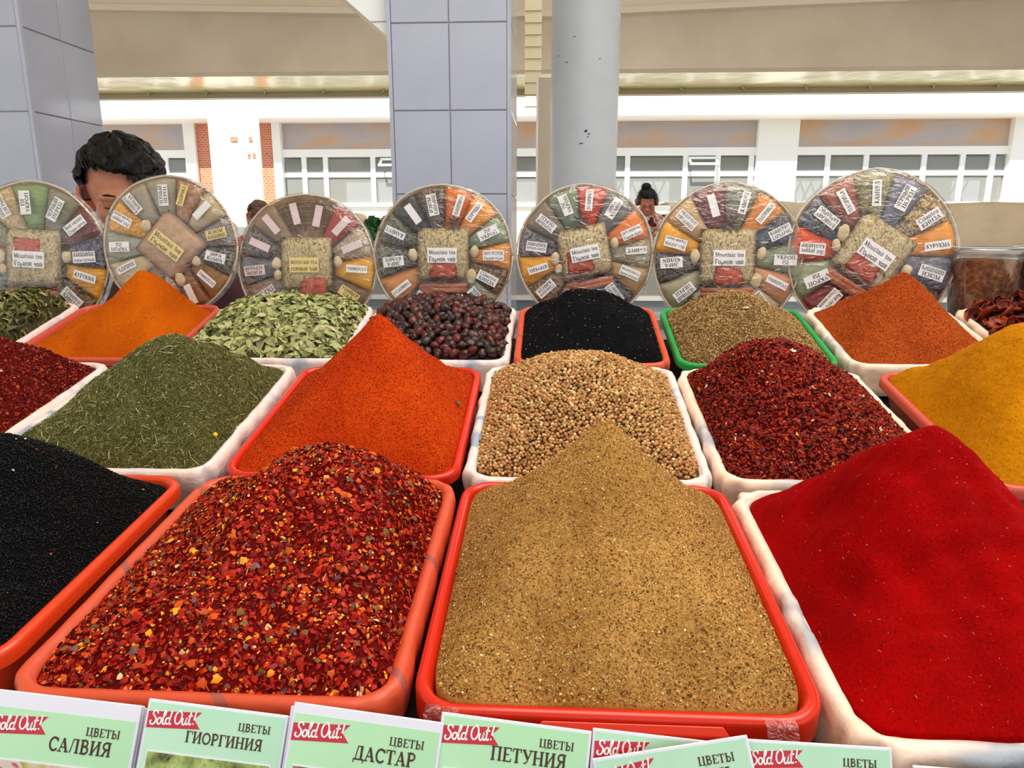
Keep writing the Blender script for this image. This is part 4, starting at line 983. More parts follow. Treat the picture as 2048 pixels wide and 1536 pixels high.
for i in sel:
    o = ob('rose_hip', hms[int(rng.integers(8))]); orient(o, P[i] + N[i] * (.001 + rng.uniform(0, .003)), B[i] * rng.uniform(.85, 1.1))
    tag(o, 'dark dried wrinkled rose hip in the tray below the platter before the tiled pillar', 'rose hip', 'dried rose hips in the back tray')

tray(3, -.064, .214, 1.238, 1.513, M['pinkred_plastic'], M['terracotta_liner'], 'terracotta bagged tray of black seeds in the back row', 16, .5)
hp_ = Heap(3, -.064, .214, 1.238, 1.513, (1172, 583, 1.40), e=.30, k=.82, amp=.005, seed=49, low=.003)
hp_.surface('nigella_heap', mat('black seed bed 2', (12, 12, 14), .9, spec=.1), 'black heap of nigella seeds in the back row centre', 'spice heap')
P, N = hp_.sample(17000); pieces(hp_, 'seed', M['grain'], None, OCTA, P, N, lens(len(P), .0009, .0014), [(6, (24, 24, 28)), (3, (12, 12, 15)), (1, (44, 44, 50)), (.08, (190, 188, 180))], tilt=.6, lift=.0005)

tray(3, .222, .506, *R3Y, M['green_plastic'], None, 'bright green plastic tray of cumin seeds', 17, rotz=.0)
hp_ = Heap(3, .222, .506, *R3Y, (1468, 584, 1.385), e=.28, k=.9, amp=.005, seed=51, low=.006, ins=.014)
hp_.surface('cumin_heap', mat('cumin bed', (96, 66, 32), .9), 'heap of brown cumin seeds in the green tray', 'spice heap')
pal = [(6, (190, 154, 98)), (4, (166, 128, 76)), (3, (208, 178, 122)), (2, (126, 90, 50)), (.6, (230, 208, 158))]
P, N = hp_.sample(13000); pieces(hp_, 'seed', M['grain'], None, STICK, P, N, np.c_[lens(len(P), .0018, .0030), np.full(len(P), .0006), np.full(len(P), .0005)], pal, tilt=.5, lift=.0004)
P, N = hp_.sample(90); pieces(hp_, 'stalk', M['grain'], None, STICK, P, N, np.c_[lens(len(P), .004, .010), np.full(len(P), .0003), np.full(len(P), .0003)], [(1, (214, 186, 120))], tilt=.15, lift=.002)

tray(3, .515, .800, *R3Y, M['white_plastic'], M['liner_cream'], 'cream lined tray under the rust brown heap, back row right', 18, 1.3)
hp_ = Heap(3, .515, .800, *R3Y, (1808, 545, 1.39), e=.07, k=1.0, amp=.004, seed=53, low=.004)
hp_.surface('rust_powder_heap', powder('rust powder', (140, 52, 10), (176, 80, 24), 12, 500, .5), 'tall pointed rust brown heap in the back row at right', 'spice heap')
pal = [(6, (170, 72, 20)), (4, (190, 92, 34)), (3, (140, 50, 12)), (1, (222, 140, 84)), (.5, (100, 34, 10))]
P, N = hp_.sample(24000); pieces(hp_, 'grain', M['grain'], None, TETRA, P, N, lens(len(P), .0007, .0015), pal, tilt=.9, lift=.0001)

tray(3, .812, 1.10, *R3Y, M['white_plastic'], M['liner_cream'], 'cream lined tray of dark dried pieces at the right edge, back row', 19, 1.3)
hp_ = Heap(3, .812, 1.10, *R3Y, (2100, 606, 1.41), e=.8, k=.9, amp=.006, seed=55, low=.004)
hp_.surface('dried_fruit_bed', mat('dark bed 4', (54, 14, 8), .8), 'dark bed of dried pieces beneath the counted ones at the right edge', 'fruit heap', drop=.004)
dms = []
dm_m = [noisy('dried tomato %d' % i, [(.3, c), (.7, d)], scale=50, rough=.4, bump=.8, bscale=90, bdist=.003) for i, (c, d) in enumerate((((70, 16, 8), (140, 44, 16)), ((96, 22, 10), (170, 66, 24)), ((50, 10, 8), (110, 30, 14))))]
for i in range(6):
    b = MB(); n = 12; V = []; r_ = random.Random(i)
    for j in range(4):
        for k in range(n):
            a = 2 * PI * k / n; rr = (.004, .010, .0155, .0165)[j] * (1 + .16 * r_.uniform(-1, 1)); V.append((rr * math.cos(a) * 1.2, rr * math.sin(a), .002 * math.sin(a * 3 + i) + (0, .001, .004, .008)[j] * r_.uniform(.6, 1.2)))
    F = [tuple(range(n))] + [(j * n + k, j * n + (k + 1) % n, (j + 1) * n + (k + 1) % n, (j + 1) * n + k) for j in range(3) for k in range(n)]
    me = mesh('dried_tomato', V, F, [dm_m[i % 3]], smooth=True); dms.append(me)
P, N = hp_.hexs(.022, .3, .97); B = basis(N, .7)
for i in range(min(len(P), 200)):
    o = ob('dried_tomato', dms[int(rng.integers(6))]); orient(o, P[i] + N[i] * rng.uniform(.001, .005), B[i] * rng.uniform(.7, 1.0))
    s_ = o.modifiers.new('s', 'SOLIDIFY'); s_.thickness = .0016
    tag(o, 'curled dark red dried tomato piece in the back tray at the right edge', 'dried tomato', 'dried tomato pieces at the right edge')

# odd bits lying on the heaps
def bit(name, px, py, Y, me, label, rot=(0, 0, 0)):
    p = at(px, py, Y); o = ob(name, me, None, p, rot); return tag(o, label, name.replace('_', ' '))
pm = MB()
for k in range(5):
    a = 2 * PI * k / 5; pm.add([(0, 0, 0), (.003 * math.cos(a - .5), .003 * math.sin(a - .5), .0012), (.0052 * math.cos(a), .0052 * math.sin(a), .002), (.003 * math.cos(a + .5), .003 * math.sin(a + .5), .0012)], [(0, 1, 2, 3)])
pmesh = mesh('petal', pm.V, pm.F, [mat('cream petal', (240, 232, 196), .6)])
pz = Heap(2, .198, .474, *R2Y, (1565, 684, .98), e=.38, k=.95, amp=.006, seed=31, low=.002)
def drop(hp, x, y, name, me, label, cat, lift=.002):
    P, N = hp.frame(np.array([x]), np.array([y]), None if False else hp.gauge(np.array([x]), np.array([y]))); o = ob(name, me)
    z = Vector(N[0]); q = z.to_track_quat('Z', 'Y').to_matrix(); orient(o, P[0] + N[0] * lift, np.array(q)); return tag(o, label, cat)
drop(pz, .318, .955, 'petal', pmesh, 'small cream petal lying on the dark red dried tomato heap', 'petal', .0035)
ybm = MB().ball((0, 0, 0), (.0032, .0032, .0028), 12, 8); ybm = mesh('yellow_bud', ybm.V, ybm.F, [mat('bright yellow', (232, 206, 0), .5)], smooth=True)
dz = Heap(2, -.708, -.404, *R2Y, (335, 675, .97), e=.26, k=1.0, amp=.006, seed=23)
drop(dz, -.428, .872, 'yellow_bud', ybm, 'tiny yellow bud at the right edge of the green dill heap', 'bud', .002)
gl = leaf_mesh('fallen_leaf', mat('grey green leaf', (176, 176, 140), .6), .007, .003, .2, 5)
cz = Heap(3, .222, .506, *R3Y, (1468, 584, 1.385), e=.28, k=.9, amp=.005, seed=51, low=.006, ins=.014)
drop(cz, .358, 1.345, 'fallen_leaf', gl, 'small pale leaf on the cumin seed heap in the green tray', 'leaf', .003)
oz = Heap(2, -.396, -.104, *R2Y, (757, 630, .955), e=.045, k=1.02, amp=.0035, seed=25, low=.004)
drop(oz, -.128, .97, 'fallen_leaf', leaf_mesh('fallen_leaf', mat('brown leaf', (116, 84, 40), .6), .008, .004, .2, 6), 'brown leaf scrap at the right edge of the orange red heap', 'leaf', .003)

# ------------------------------------------------------------------ lettering
SW, TW = 1.9, .85
def arc(cx, cy, rx, ry, a0, a1, n=10): return [(cx + rx * math.cos(math.radians(a0 + (a1 - a0) * i / n)), cy + ry * math.sin(math.radians(a0 + (a1 - a0) * i / n))) for i in range(n + 1)]
def sf(x, y): return (TW, [(x - 1.7, y), (x + 1.7, y)])
def stem(x, y0=0, y1=10): return [(SW, [(x, y0), (x, y1)]), sf(x, y0 + .4), sf(x, y1 - .4)]
def L_(p, q, w=TW): return (w, [p, q])
G = {}
G['А'] = (9, [L_((1.2, .3), (4.4, 9.8)), L_((4.2, 9.8), (7.4, .3), SW), L_((2.2, 3.4), (6.2, 3.4)), sf(1.4, .4), sf(7.3, .4)])
G['Б'] = (8, stem(2.2) + [L_((2, 9.6), (7, 9.6)), L_((7, 9.8), (7, 7.6)), (1.4, [(2.2, 5.6)] + arc(4.2, 3, 2.8, 2.6, 90, -90) + [(2.2, .4)])])
G['В'] = (8.6, stem(2.2) + [(1.4, [(2.2, 9.6)] + arc(4.2, 7.6, 2.2, 2.1, 90, -90) + [(2.2, 5.4)]), (1.5, [(2.2, 5.4)] + arc(4.4, 2.9, 2.7, 2.5, 90, -90) + [(2.2, .4)])])
G['Г'] = (7.6, stem(2.2) + [L_((2, 9.6), (7, 9.6)), L_((7, 9.8), (7, 7.2))])
G['Д'] = (9.6, [L_((2.2, .6), (3.8, 9.6)), (SW, [(7, .6), (7, 9.8)]), L_((3.4, 9.6), (8.2, 9.6)), L_((.6, .6), (9, .6), 1.1), L_((.8, .6), (.8, -1.8)), L_((8.9, .6), (8.9, -1.8))])
G['Е'] = (8, stem(2.2) + [L_((2, 9.6), (7.2, 9.6)), L_((7.2, 9.8), (7.2, 7.6)), L_((2, 5.1), (5.8, 5.1)), L_((2, .4), (7.4, .4)), L_((7.4, .2), (7.4, 2.6))])
G['Ж'] = (12, stem(6) + [L_((5.5, 5), (2, 9.4), 1.2), L_((5.5, 5), (1.4, .4), 1.6), L_((6.5, 5), (10, 9.4), 1.2), L_((6.5, 5), (10.6, .4), 1.6), sf(1.4, .4), sf(10.6, .4)])
G['З'] = (7.4, [(1.4, arc(3.6, 7.6, 2.4, 2.1, 150, -80)), (1.6, arc(3.5, 2.9, 2.8, 2.6, 80, -150))])
G['И'] = (10, stem(2.2) + stem(7.8) + [L_((2.4, 1), (7.6, 9), 1.0)])
G['Й'] = (10, G['И'][1] + [(1.0, arc(5, 12, 1.8, 1.2, 180, 360))])
G['К'] = (9.2, stem(2.2) + [L_((2.6, 4.8), (6.8, 9.4), 1.0), L_((3.8, 5.6), (8, .4), SW), sf(8, .4), sf(6.9, 9.6)])
G['Л'] = (9.4, [L_((1.8, 1), (3.6, 9.6)), (SW, [(7.2, 0), (7.2, 9.8)]), L_((3, 9.6), (8.6, 9.6)), sf(7.2, .4), (1.4, [(1, .8), (2, .8)])])
G['М'] = (11.4, [L_((2, .3), (2, 9.6), 1.0), L_((2, 9.6), (5.6, .6), SW), L_((5.6, .6), (9.2, 9.6), .9), (SW, [(9.4, 0), (9.4, 10)]), sf(2, .4), sf(9.4, .4), sf(9.6, 9.6), sf(1.8, 9.6)])
G['Н'] = (10, stem(2.2) + stem(7.8) + [L_((2.2, 5.1), (7.8, 5.1))])
G['О'] = (9.6, [(1.5, arc(4.8, 5, 3.7, 4.5, 0, 360, 22))])
G['П'] = (10, stem(2.2) + stem(7.8) + [L_((2.2, 9.6), (7.8, 9.6))])
G['Р'] = (8.2, stem(2.2) + [(1.4, [(2.2, 9.6)] + arc(4.2, 7.2, 2.7, 2.4, 90, -90) + [(2.2, 4.8)])])
G['С'] = (8.6, [(1.5, arc(4.8, 5, 3.6, 4.5, 40, 320, 20)), L_((7.8, 9.6), (7.8, 7))])
G['Т'] = (8.8, stem(4.4) + [L_((1, 9.6), (7.8, 9.6)), L_((1, 9.8), (1, 7.4)), L_((7.8, 9.8), (7.8, 7.4))])
G['У'] = (8.8, [L_((1.4, 9.6), (5, 3.6), SW), (.9, [(7.6, 9.6), (4.4, 1.6), (3, .4), (1.8, 1.0)]), sf(1.6, 9.6), sf(7.4, 9.6)])
G['Х'] = (9, [L_((1.4, 9.6), (7.4, .4), SW), L_((7.2, 9.6), (1.6, .4)), sf(1.6, 9.6), sf(7.2, .4), sf(1.6, .4), sf(7.2, 9.6)])
G['Ц'] = (10.2, stem(2.2) + stem(7.8) + [L_((2.2, .4), (9.4, .4)), L_((9.5, .6), (9.5, -2.2))])
G['Ч'] = (9.2, stem(7) + [(1.3, [(2, 9.6), (2, 6.4), (2.8, 5), (4.4, 4.5), (7, 5.2)]), sf(2, 9.6)])
G['Ш'] = (13.4, stem(2.2) + stem(6.7) + stem(11.2) + [L_((2.2, .4), (11.2, .4))])
G['Ю'] = (13, stem(2.2) + [L_((2.2, 5.1), (5, 5.1)), (1.5, arc(8.4, 5, 3.2, 4.5, 0, 360, 20))])
G['Ы'] = (12, stem(2.2) + [(1.4, [(2.2, 5.6)] + arc(4.2, 3, 2.6, 2.6, 90, -90) + [(2.2, .4)])] + stem(10))
G['Ь'] = (8, stem(2.2) + [(1.4, [(2.2, 5.6)] + arc(4.2, 3, 2.8, 2.6, 90, -90) + [(2.2, .4)])])
G['Я'] = (8.8, stem(6.8) + [(1.4, [(6.8, 9.6)] + arc(4.4, 7.2, 2.6, 2.4, 90, 270) + [(6.8, 4.8)]), L_((4.6, 5), (1.8, .6), 1.5), sf(1.6, .4)])
for a_, b_ in zip('ABEKMHOPCTYX', 'АВЕКМНОРСТУХ'): G[a_] = G[b_]
G['I'] = (4.6, stem(2.3)); G['L'] = (7.6, stem(2.2) + [L_((2, .4), (7, .4)), L_((7, .2), (7, 2.8))]); G['R'] = (9, G['Р'][1] + [L_((4.6, 5), (7.8, .4), SW), sf(7.8, .4)])
G['N'] = (10, [L_((2.2, .3), (2.2, 9.6), 1), L_((2, 9.6), (7.8, .6), SW), L_((7.8, .4), (7.8, 9.6), 1), sf(2, 9.6), sf(2.2, .4), sf(7.8, 9.6)])
G['U'] = (9.6, [(SW, [(2.2, 9.6), (2.2, 3)]), (1.2, [(2.2, 3)] + arc(5, 3, 2.8, 2.6, 180, 360) + [(7.8, 9.6)]), sf(2.2, 9.6), sf(7.8, 9.6)])
G['S'] = (7.4, [(1.5, arc(3.8, 7.4, 2.5, 2.2, 40, 250) + arc(3.6, 2.6, 2.6, 2.3, 70, -140))]); G['D'] = (9.2, stem(2.2) + [(1.5, [(2.2, 9.6)] + arc(4.2, 5, 3.8, 4.6, 90, -90) + [(2.2, .4)])])
G[' '] = (4.5, [])
G['o'] = (7, [(1.4, arc(3.5, 3.3, 2.6, 3, 0, 360, 16))]); G['c'] = (6.2, [(1.4, arc(3.5, 3.3, 2.5, 3, 50, 310, 14))]); G['e'] = (6.6, [(1.3, arc(3.4, 3.3, 2.5, 3, 0, 310, 16)), L_((1, 3.6), (5.8, 3.6))])
G['n'] = (7.4, [(1.5, [(1.8, 0), (1.8, 6.4)]), (1.3, [(1.8, 5)] + arc(3.8, 4.6, 1.8, 1.8, 150, 0, 6) + [(5.6, 0)]), sf(1.8, .3), sf(5.6, .3)])
G['u'] = (7.4, [(1.4, [(1.8, 6.4), (1.8, 2)] + arc(3.6, 1.9, 1.8, 1.6, 180, 360, 6)), (1.5, [(5.6, 6.4), (5.6, 0)])])
G['t'] = (5, [(1.5, [(2.2, 9), (2.2, 1.6), (3, .6), (4.2, .8)]), L_((.8, 6.4), (4.2, 6.4))]); G['i'] = (3.8, [(1.5, [(1.9, 0), (1.9, 6.4)]), (1.5, [(1.9, 8), (1.9, 9.4)]), sf(1.9, .3)])
G['a'] = (6.8, [(1.4, arc(3, 3.2, 2.1, 2.9, 0, 360, 12)), (1.5, [(5.2, 6.2), (5.2, 0)])]); G['d'] = (7.4, [(1.4, arc(3.2, 3.2, 2.2, 2.9, 0, 360, 12)), (1.5, [(5.6, 10), (5.6, 0)])])
G['l'] = (3.8, [(1.5, [(1.9, 0), (1.9, 10)]), sf(1.9, .3)]); G['r'] = (5.4, [(1.5, [(1.8, 0), (1.8, 6.4)]), (1.2, [(1.8, 4.6), (3, 6), (4.6, 6)]), sf(1.8, .3)])
G['m'] = (10.6, [(1.4, [(1.8, 0), (1.8, 6.4)]), (1.2, [(1.8, 5)] + arc(3.6, 4.6, 1.6, 1.7, 150, 0, 6) + [(5.2, 0)]), (1.2, [(5.2, 5)] + arc(7, 4.6, 1.6, 1.7, 150, 0, 6) + [(8.6, 0)])])
G['p'] = (7.4, [(1.5, [(1.8, -3), (1.8, 6.4)]), (1.4, arc(4.2, 3.2, 2.3, 2.9, 0, 360, 12)), sf(1.8, -3)])
G['s'] = (5.6, [(1.2, arc(2.9, 4.9, 1.7, 1.4, 40, 250) + arc(2.7, 1.8, 1.8, 1.5, 70, -140))])
for c in 'бвгджзийклмнпрстухцчшыьюя':
    if c.upper() in G and c not in G:
        w_, st_ = G[c.upper()]; G[c] = (w_ * .74, [(t * .86, [(x * .74, y * .66 - (3 if c == 'р' else 0)) for x, y in pl]) for t, pl in st_])
G['о'] = G['o']; G['е'] = G['e']; G['а'] = G['a']; G['с'] = G['c']

def stroke(pl, w):
    """a polyline turned into a flat strip"""
    P = np.array(pl, float); n = len(P); V = []; closed = np.allclose(P[0], P[-1]) and n > 4
    for i in range(n):
        a = P[i] - P[i - 1] if i > 0 else ((P[0] - P[-2]) if closed else P[1] - P[0]); b = P[i + 1] - P[i] if i < n - 1 else ((P[1] - P[0]) if closed else P[i] - P[i - 1])
        a = a / (np.linalg.norm(a) + 1e-9); b = b / (np.linalg.norm(b) + 1e-9); t = a + b; t = t / (np.linalg.norm(t) + 1e-9)
        nrm = np.array([-t[1], t[0]]); k = 1 / max(.5, abs(np.dot(nrm, [-a[1], a[0]]))); V += [P[i] + nrm * w / 2 * k, P[i] - nrm * w / 2 * k]
    return V, [(2 * i, 2 * i + 1, 2 * i + 3, 2 * i + 2) for i in range(n - 1)]
def text_mb(b, txt, x, y, h, mat_i=0, z=0., align='c', ang=0., xs=1., frame=None):
    """writes into MB b on its local x-y plane; cap height h"""
    k = h / 10; W = sum(G.get(c, G[' '])[0] for c in txt) * k * xs; ox = -W / 2 if align == 'c' else (-W if align == 'r' else 0)
    ca, sa = math.cos(ang), math.sin(ang); zz = z
    for c in txt:
        w_, st_ = G.get(c, G[' '])
        for t, pl in st_:
            V, F = stroke(pl, t); q = []
            for v in V:
                u_, w2 = (v[0] * xs) * k + ox, v[1] * k; X, Y = x + u_ * ca - w2 * sa, y + u_ * sa + w2 * ca
                q.append(frame(X, Y, zz) if frame else (X, Y, zz))
            b.add(q, F, mat_i); zz += 2e-7
        ox += w_ * k * xs
    return W
def crom(pts, n=8, closed=False):
    P = [np.array(p, float) for p in pts]; P = [2 * P[0] - P[1]] + P + [2 * P[-1] - P[-2]]; o = []
    for i in range(1, len(P) - 2):
        for j in range(n):
            t = j / n; o.append(tuple(.5 * ((2 * P[i]) + (P[i + 1] - P[i - 1]) * t + (2 * P[i - 1] - 5 * P[i] + 4 * P[i + 1] - P[i + 2]) * t * t + (3 * P[i] - P[i - 1] - 3 * P[i + 1] + P[i + 2]) * t ** 3)))
    o.append(tuple(P[-2])); return o
SOLD = [crom([(5.2, 7.6), (4.6, 9.3), (3.1, 9.9), (1.7, 8.8), (1.9, 7.1), (3.3, 5.6), (4.5, 3.9), (4.4, 1.6), (2.9, 0), (1.1, .5), (.5, 2.1), (1.3, 2.9)]),
        arc(7.3, 2.4, 1.5, 2.3, 80, 440, 16), crom([(8.2, 4.4), (9.3, 4.2), (10.4, 5.6), (11.2, 8.6), (10.7, 9.9), (10.0, 8.4), (9.9, 3), (10.3, .5), (11.2, .1), (12.1, .9)]),
        arc(13.6, 2.4, 1.5, 2.2, 60, 420, 16), crom([(15.6, 9.8), (15.2, 5), (15.1, 1.2), (15.8, 0), (16.6, .8)]),
        arc(21.3, 5, 2.5, 4.6, 70, 430, 22), crom([(19.8, 8), (20.8, 9.9), (22.6, 10.3)]),
        crom([(25.0, 4.6), (24.8, 1.5), (25.7, 0), (27.0, .9), (27.7, 4.6), (27.5, 1.2), (28.3, 0), (29.2, .9)]), crom([(30.2, 9), (29.8, 4), (29.9, .9), (30.8, 0), (31.8, .9)]), [(28.6, 6.1), (31.9, 6.4)],
        [(34.0, 9.8), (33.5, 3.2)], [(33.35, 1.1), (33.3, .1)]]

# ------------------------------------------------------------------ seed packets in front
def leafy(name, stops, sc_): return noisy(name, stops, scale=sc_, detail=3, rough=.4, tex='noise', dist=1.2)
M['card_white'] = mat('glossy white card', (232, 232, 246), .35); M['card_green'] = noisy('pale green print', [(.3, (176, 226, 176)), (.7, (192, 238, 196))], scale=6, rough=.3)
M['card_green2'] = noisy('pale mint print', [(.3, (176, 224, 190)), (.7, (200, 240, 212))], scale=6, rough=.3)
M['ribbon'] = mat('red print', (200, 22, 44), .3); M['white_ink'] = mat('white print', (250, 250, 250), .4)
def card(TL, TR, Y, word, label, pic, lean=.42, green='card_green', strip=.0, hgt=.150, textx=None, wscale=1., back=False, dY=0., small=True):
    p0, p1 = at(*TL, Y), at(*TR, Y); X = Vector(p1 - p0); W = X.length; X.normalize(); D = Vector((0, -lean, -1)); D = (D - X * D.dot(X)).normalized(); Zn = X.cross(-D)
    e = empty('seed_packet', p0, label=label, cat='seed packet', group='flower seed packets along the front of the stall')
    e.matrix_world = Matrix([[X.x, -D.x, Zn.x, p0[0]], [X.y, -D.y, Zn.y, p0[1]], [X.z, -D.z, Zn.z, p0[2]], [0, 0, 0, 1]])
    bevel(MB().box(0, W, -hgt, 0, -.0016, 0).build('envelope', M['card_white'], e), .0005, 1)
    if back: return e
    bd = W * .018; t0 = -W * strip - bd
    MB().box(bd, W - bd, -hgt + bd, t0, 0, .00015).build('front_print', M[green], e)
    # ribbon with a swallow-tail end, rising slightly
    u = W / 295.; a = math.radians(5.5); rb = [(bd, -36 * u), (116 * u, -27 * u), (102 * u, -42 * u), (117 * u, -60 * u), (bd, -68 * u)]
    yo = t0 + 18 * u
    r_o = MB().add([(x, y + yo, .0003) for x, y in rb], [(0, 4, 3, 2, 1)]); r_ = r_o.build('ribbon', M['ribbon'], e)
    b = MB(); k = 2.75 * u
    for pl in SOLD:
        pl2 = [((x + y * .16) * k, y * k * .98) for x, y in pl]; ca, sa = math.cos(a), math.sin(a)
        V, F = stroke([(10 * u + x * ca - y * sa, -61 * u + yo + x * sa + y * ca) for x, y in pl2], 3.1 * u); b.add([(v[0], v[1], .00045) for v in V], F)
    b.build('script_lettering', M['white_ink'], r_)
    b = MB(); text_mb(b, 'ЦВЕТЫ', W - 32 * u, t0 - 35 * u, 15.5 * u, 0, .0004, 'r', 0, .92)
    text_mb(b, word, W - 44 * u, t0 - 69 * u, 26 * u * wscale, 0, .0004, 'r', 0, .88)
    b.build('lettering', M['ink_brown'], e)
    MB().box(bd + 10 * u, W - bd - 14 * u, -hgt + bd + 10 * u, t0 - 92 * u, .0001, .0004).build('picture_border', M['card_white'], e)
    MB().box(bd + 13 * u, W - bd - 17 * u, -hgt + bd + 13 * u, t0 - 95 * u, .0003, .0006).build('picture', pic, e)
    return e
pics = [leafy('red flowers print', [(.35, (196, 60, 50)), (.45, (214, 206, 206)), (.6, (206, 190, 120)), (.75, (150, 150, 60))], 60),
        leafy('green leaves print', [(.35, (60, 44, 30)), (.48, (150, 170, 90)), (.62, (190, 206, 130)), (.8, (90, 100, 50))], 60),
        leafy('soil print', [(.3, (60, 50, 40)), (.5, (110, 96, 70)), (.7, (150, 140, 100))], 80),
        leafy('grey green print', [(.3, (80, 90, 50)), (.5, (150, 160, 120)), (.7, (200, 200, 190))], 60)]
YC = .398
for (dx, dy, wh) in ((8, 7, 'rear'), (4, 3, 'middle')):
    card((-6 + dx, 1380 + dy - 2), (285 + dx, 1412 + dy - 2), YC + .006 if dx > 5 else YC + .003, '', 'white edge of the %s packet stacked behind the САЛВИЯ one' % wh, None, back=True)
card((-8, 1378), (284, 1412), YC, 'САЛВИЯ', 'green seed packet reading САЛВИЯ, leftmost in front', pics[0], strip=.085)
card((304, 1400), (584, 1434), YC + .003, '', 'thin white card edge left of the ДАСТАР packet, right corner behind ГИОРГИНИЯ', None, back=True)
card((298, 1397), (577, 1432), YC, 'ГИОРГИНИЯ', 'green seed packet reading ГИОРГИНИЯ, second from left', pics[1], green='card_green2', wscale=.86)
card((582, 1412), (880, 1448), YC + .003, '', 'packet almost hidden under the ДАСТАР one, its left edge showing a red sliver', None, back=True)
card((589, 1404), (888, 1446), YC, 'ДАСТАР', 'green seed packet reading ДАСТАР, third from left', pics[2], strip=.045)
card((884, 1424), (1184, 1463), YC + .004, 'ПЕТУНИЯ', 'green seed packet reading ПЕТУНИЯ, partly under the red tray', pics[3])
card((1186, 1456), (1480, 1490), YC + .006, '', 'seed packet mostly hidden under the red tray lip, only its ribbon showing', pics[3], green='card_green2')
card((1184, 1518), (1494, 1470), YC - .004, 'РК', 'green seed packet tilted anticlockwise, right of ПЕТУНИЯ', pics[1], green='card_green2')
card((1490, 1478), (1784, 1496), YC + .001, '', 'rightmost green seed packet showing its red ribbon', pics[2], green='card_green2')
card((1826, 1531), (2110, 1552), YC - .002, '', 'seed packet at the lower right showing only its white top edge', pics[2])

# label ledge and tape on the red front tray
zt_ = rowz(1, .424)
xr0, xr1 = at(1082, 1430, .42)[0], at(1452, 1455, .42)[0]
front = [o for o in COL.objects if o.get('label', '').startswith('glossy red tray holding the tall pale brown')][0]
inv = Matrix.LocRotScale(front.location, front.rotation_euler, None).inverted()
def infront(x, y, z): return tuple(inv @ Vector((x, y, z)))
zc_ = rowz(1, .424)
b = MB(); V = [infront(x, y, z) for x, y, z in ((xr0, .4245, zc_ - .001), (xr1, .4245, zc_ - .001), (xr1 + .004, .4195, zc_ - .006), (xr0 - .004, .4195, zc_ - .006),
    (xr0 - .008, .4175, zc_ - .029), (xr1 + .008, .4175, zc_ - .029), (xr1 + .006, .4255, zc_ - .029), (xr0 - .006, .4255, zc_ - .029))]
b.add(V, [(0, 3, 2, 1), (3, 4, 5, 2), (4, 7, 6, 5), (0, 7, 4, 3), (1, 2, 5, 6), (0, 1, 6, 7)]); bevel(b.build('label_holder', M['red_plastic'], front), .0012)
def tape(px0, px1, py, d=.02, seed=0, name='sticky_tape'):
    r_ = random.Random(seed); x0, x1 = at(px0, py, .42)[0], at(px1, py, .42)[0]; n = 10; V = []
    for i in range(n + 1):
        x = x0 + (x1 - x0) * i / n; w = r_.uniform(-.0012, .0012)
        for (y, z) in ((.433, .0018), (.4225, .0016), (.4162, -.006), (.4150 + w, -.016), (.413 + w, -.006 - d + w)): V.append(infront(x + w * .5, y, zc_ + z))
    F = [(i * 5 + j, i * 5 + j + 1, (i + 1) * 5 + j + 1, (i + 1) * 5 + j) for i in range(n) for j in range(4)]
    ob(name, mesh(name, V, F, [M['tape']], smooth=True), front)
tape(846, 915, 1420, .022, 1); tape(1536, 1600, 1460, .018, 4)
# ------------------------------------------------------------------ platters
YPL = 1.56
pk_cache = {}
def pk_mat(c, kind):
    k = (c, kind)
    if k not in pk_cache:
        d = tuple(int(v * .72) for v in c); l = tuple(min(255, int(v * 1.18 + 8)) for v in c)
        if kind == 's': pk_cache[k] = noisy('packet seeds', [(.2, tuple(int(v * .5) for v in c)), (.5, c), (.8, l)], scale=260, tex='voronoi', rough=.35, bump=.5, bscale=160)
        elif kind == 'g': pk_cache[k] = noisy('packet herbs', [(.3, d), (.5, c), (.7, l)], scale=150, rough=.32, bump=.5, bscale=60, dist=1.)
        else: pk_cache[k] = noisy('packet powder', [(.3, tuple(int(v * .92) for v in c)), (.7, tuple(min(255, int(v * 1.05)) for v in c))], scale=40, rough=.3, bump=.35, bscale=50)
    return pk_cache[k]
tea_m = noisy('dried mountain tea', [(.30, (92, 70, 40)), (.43, (160, 134, 88)), (.56, (212, 196, 150)), (.7, (128, 118, 74))], scale=150, stretch=(1, 1, .5), rough=.5, dist=1.5, bump=.6, bscale=120)
tea_red = noisy('red petals', [(.3, (150, 50, 30)), (.7, (206, 92, 60))], scale=120, rough=.5, bump=.5, bscale=120)
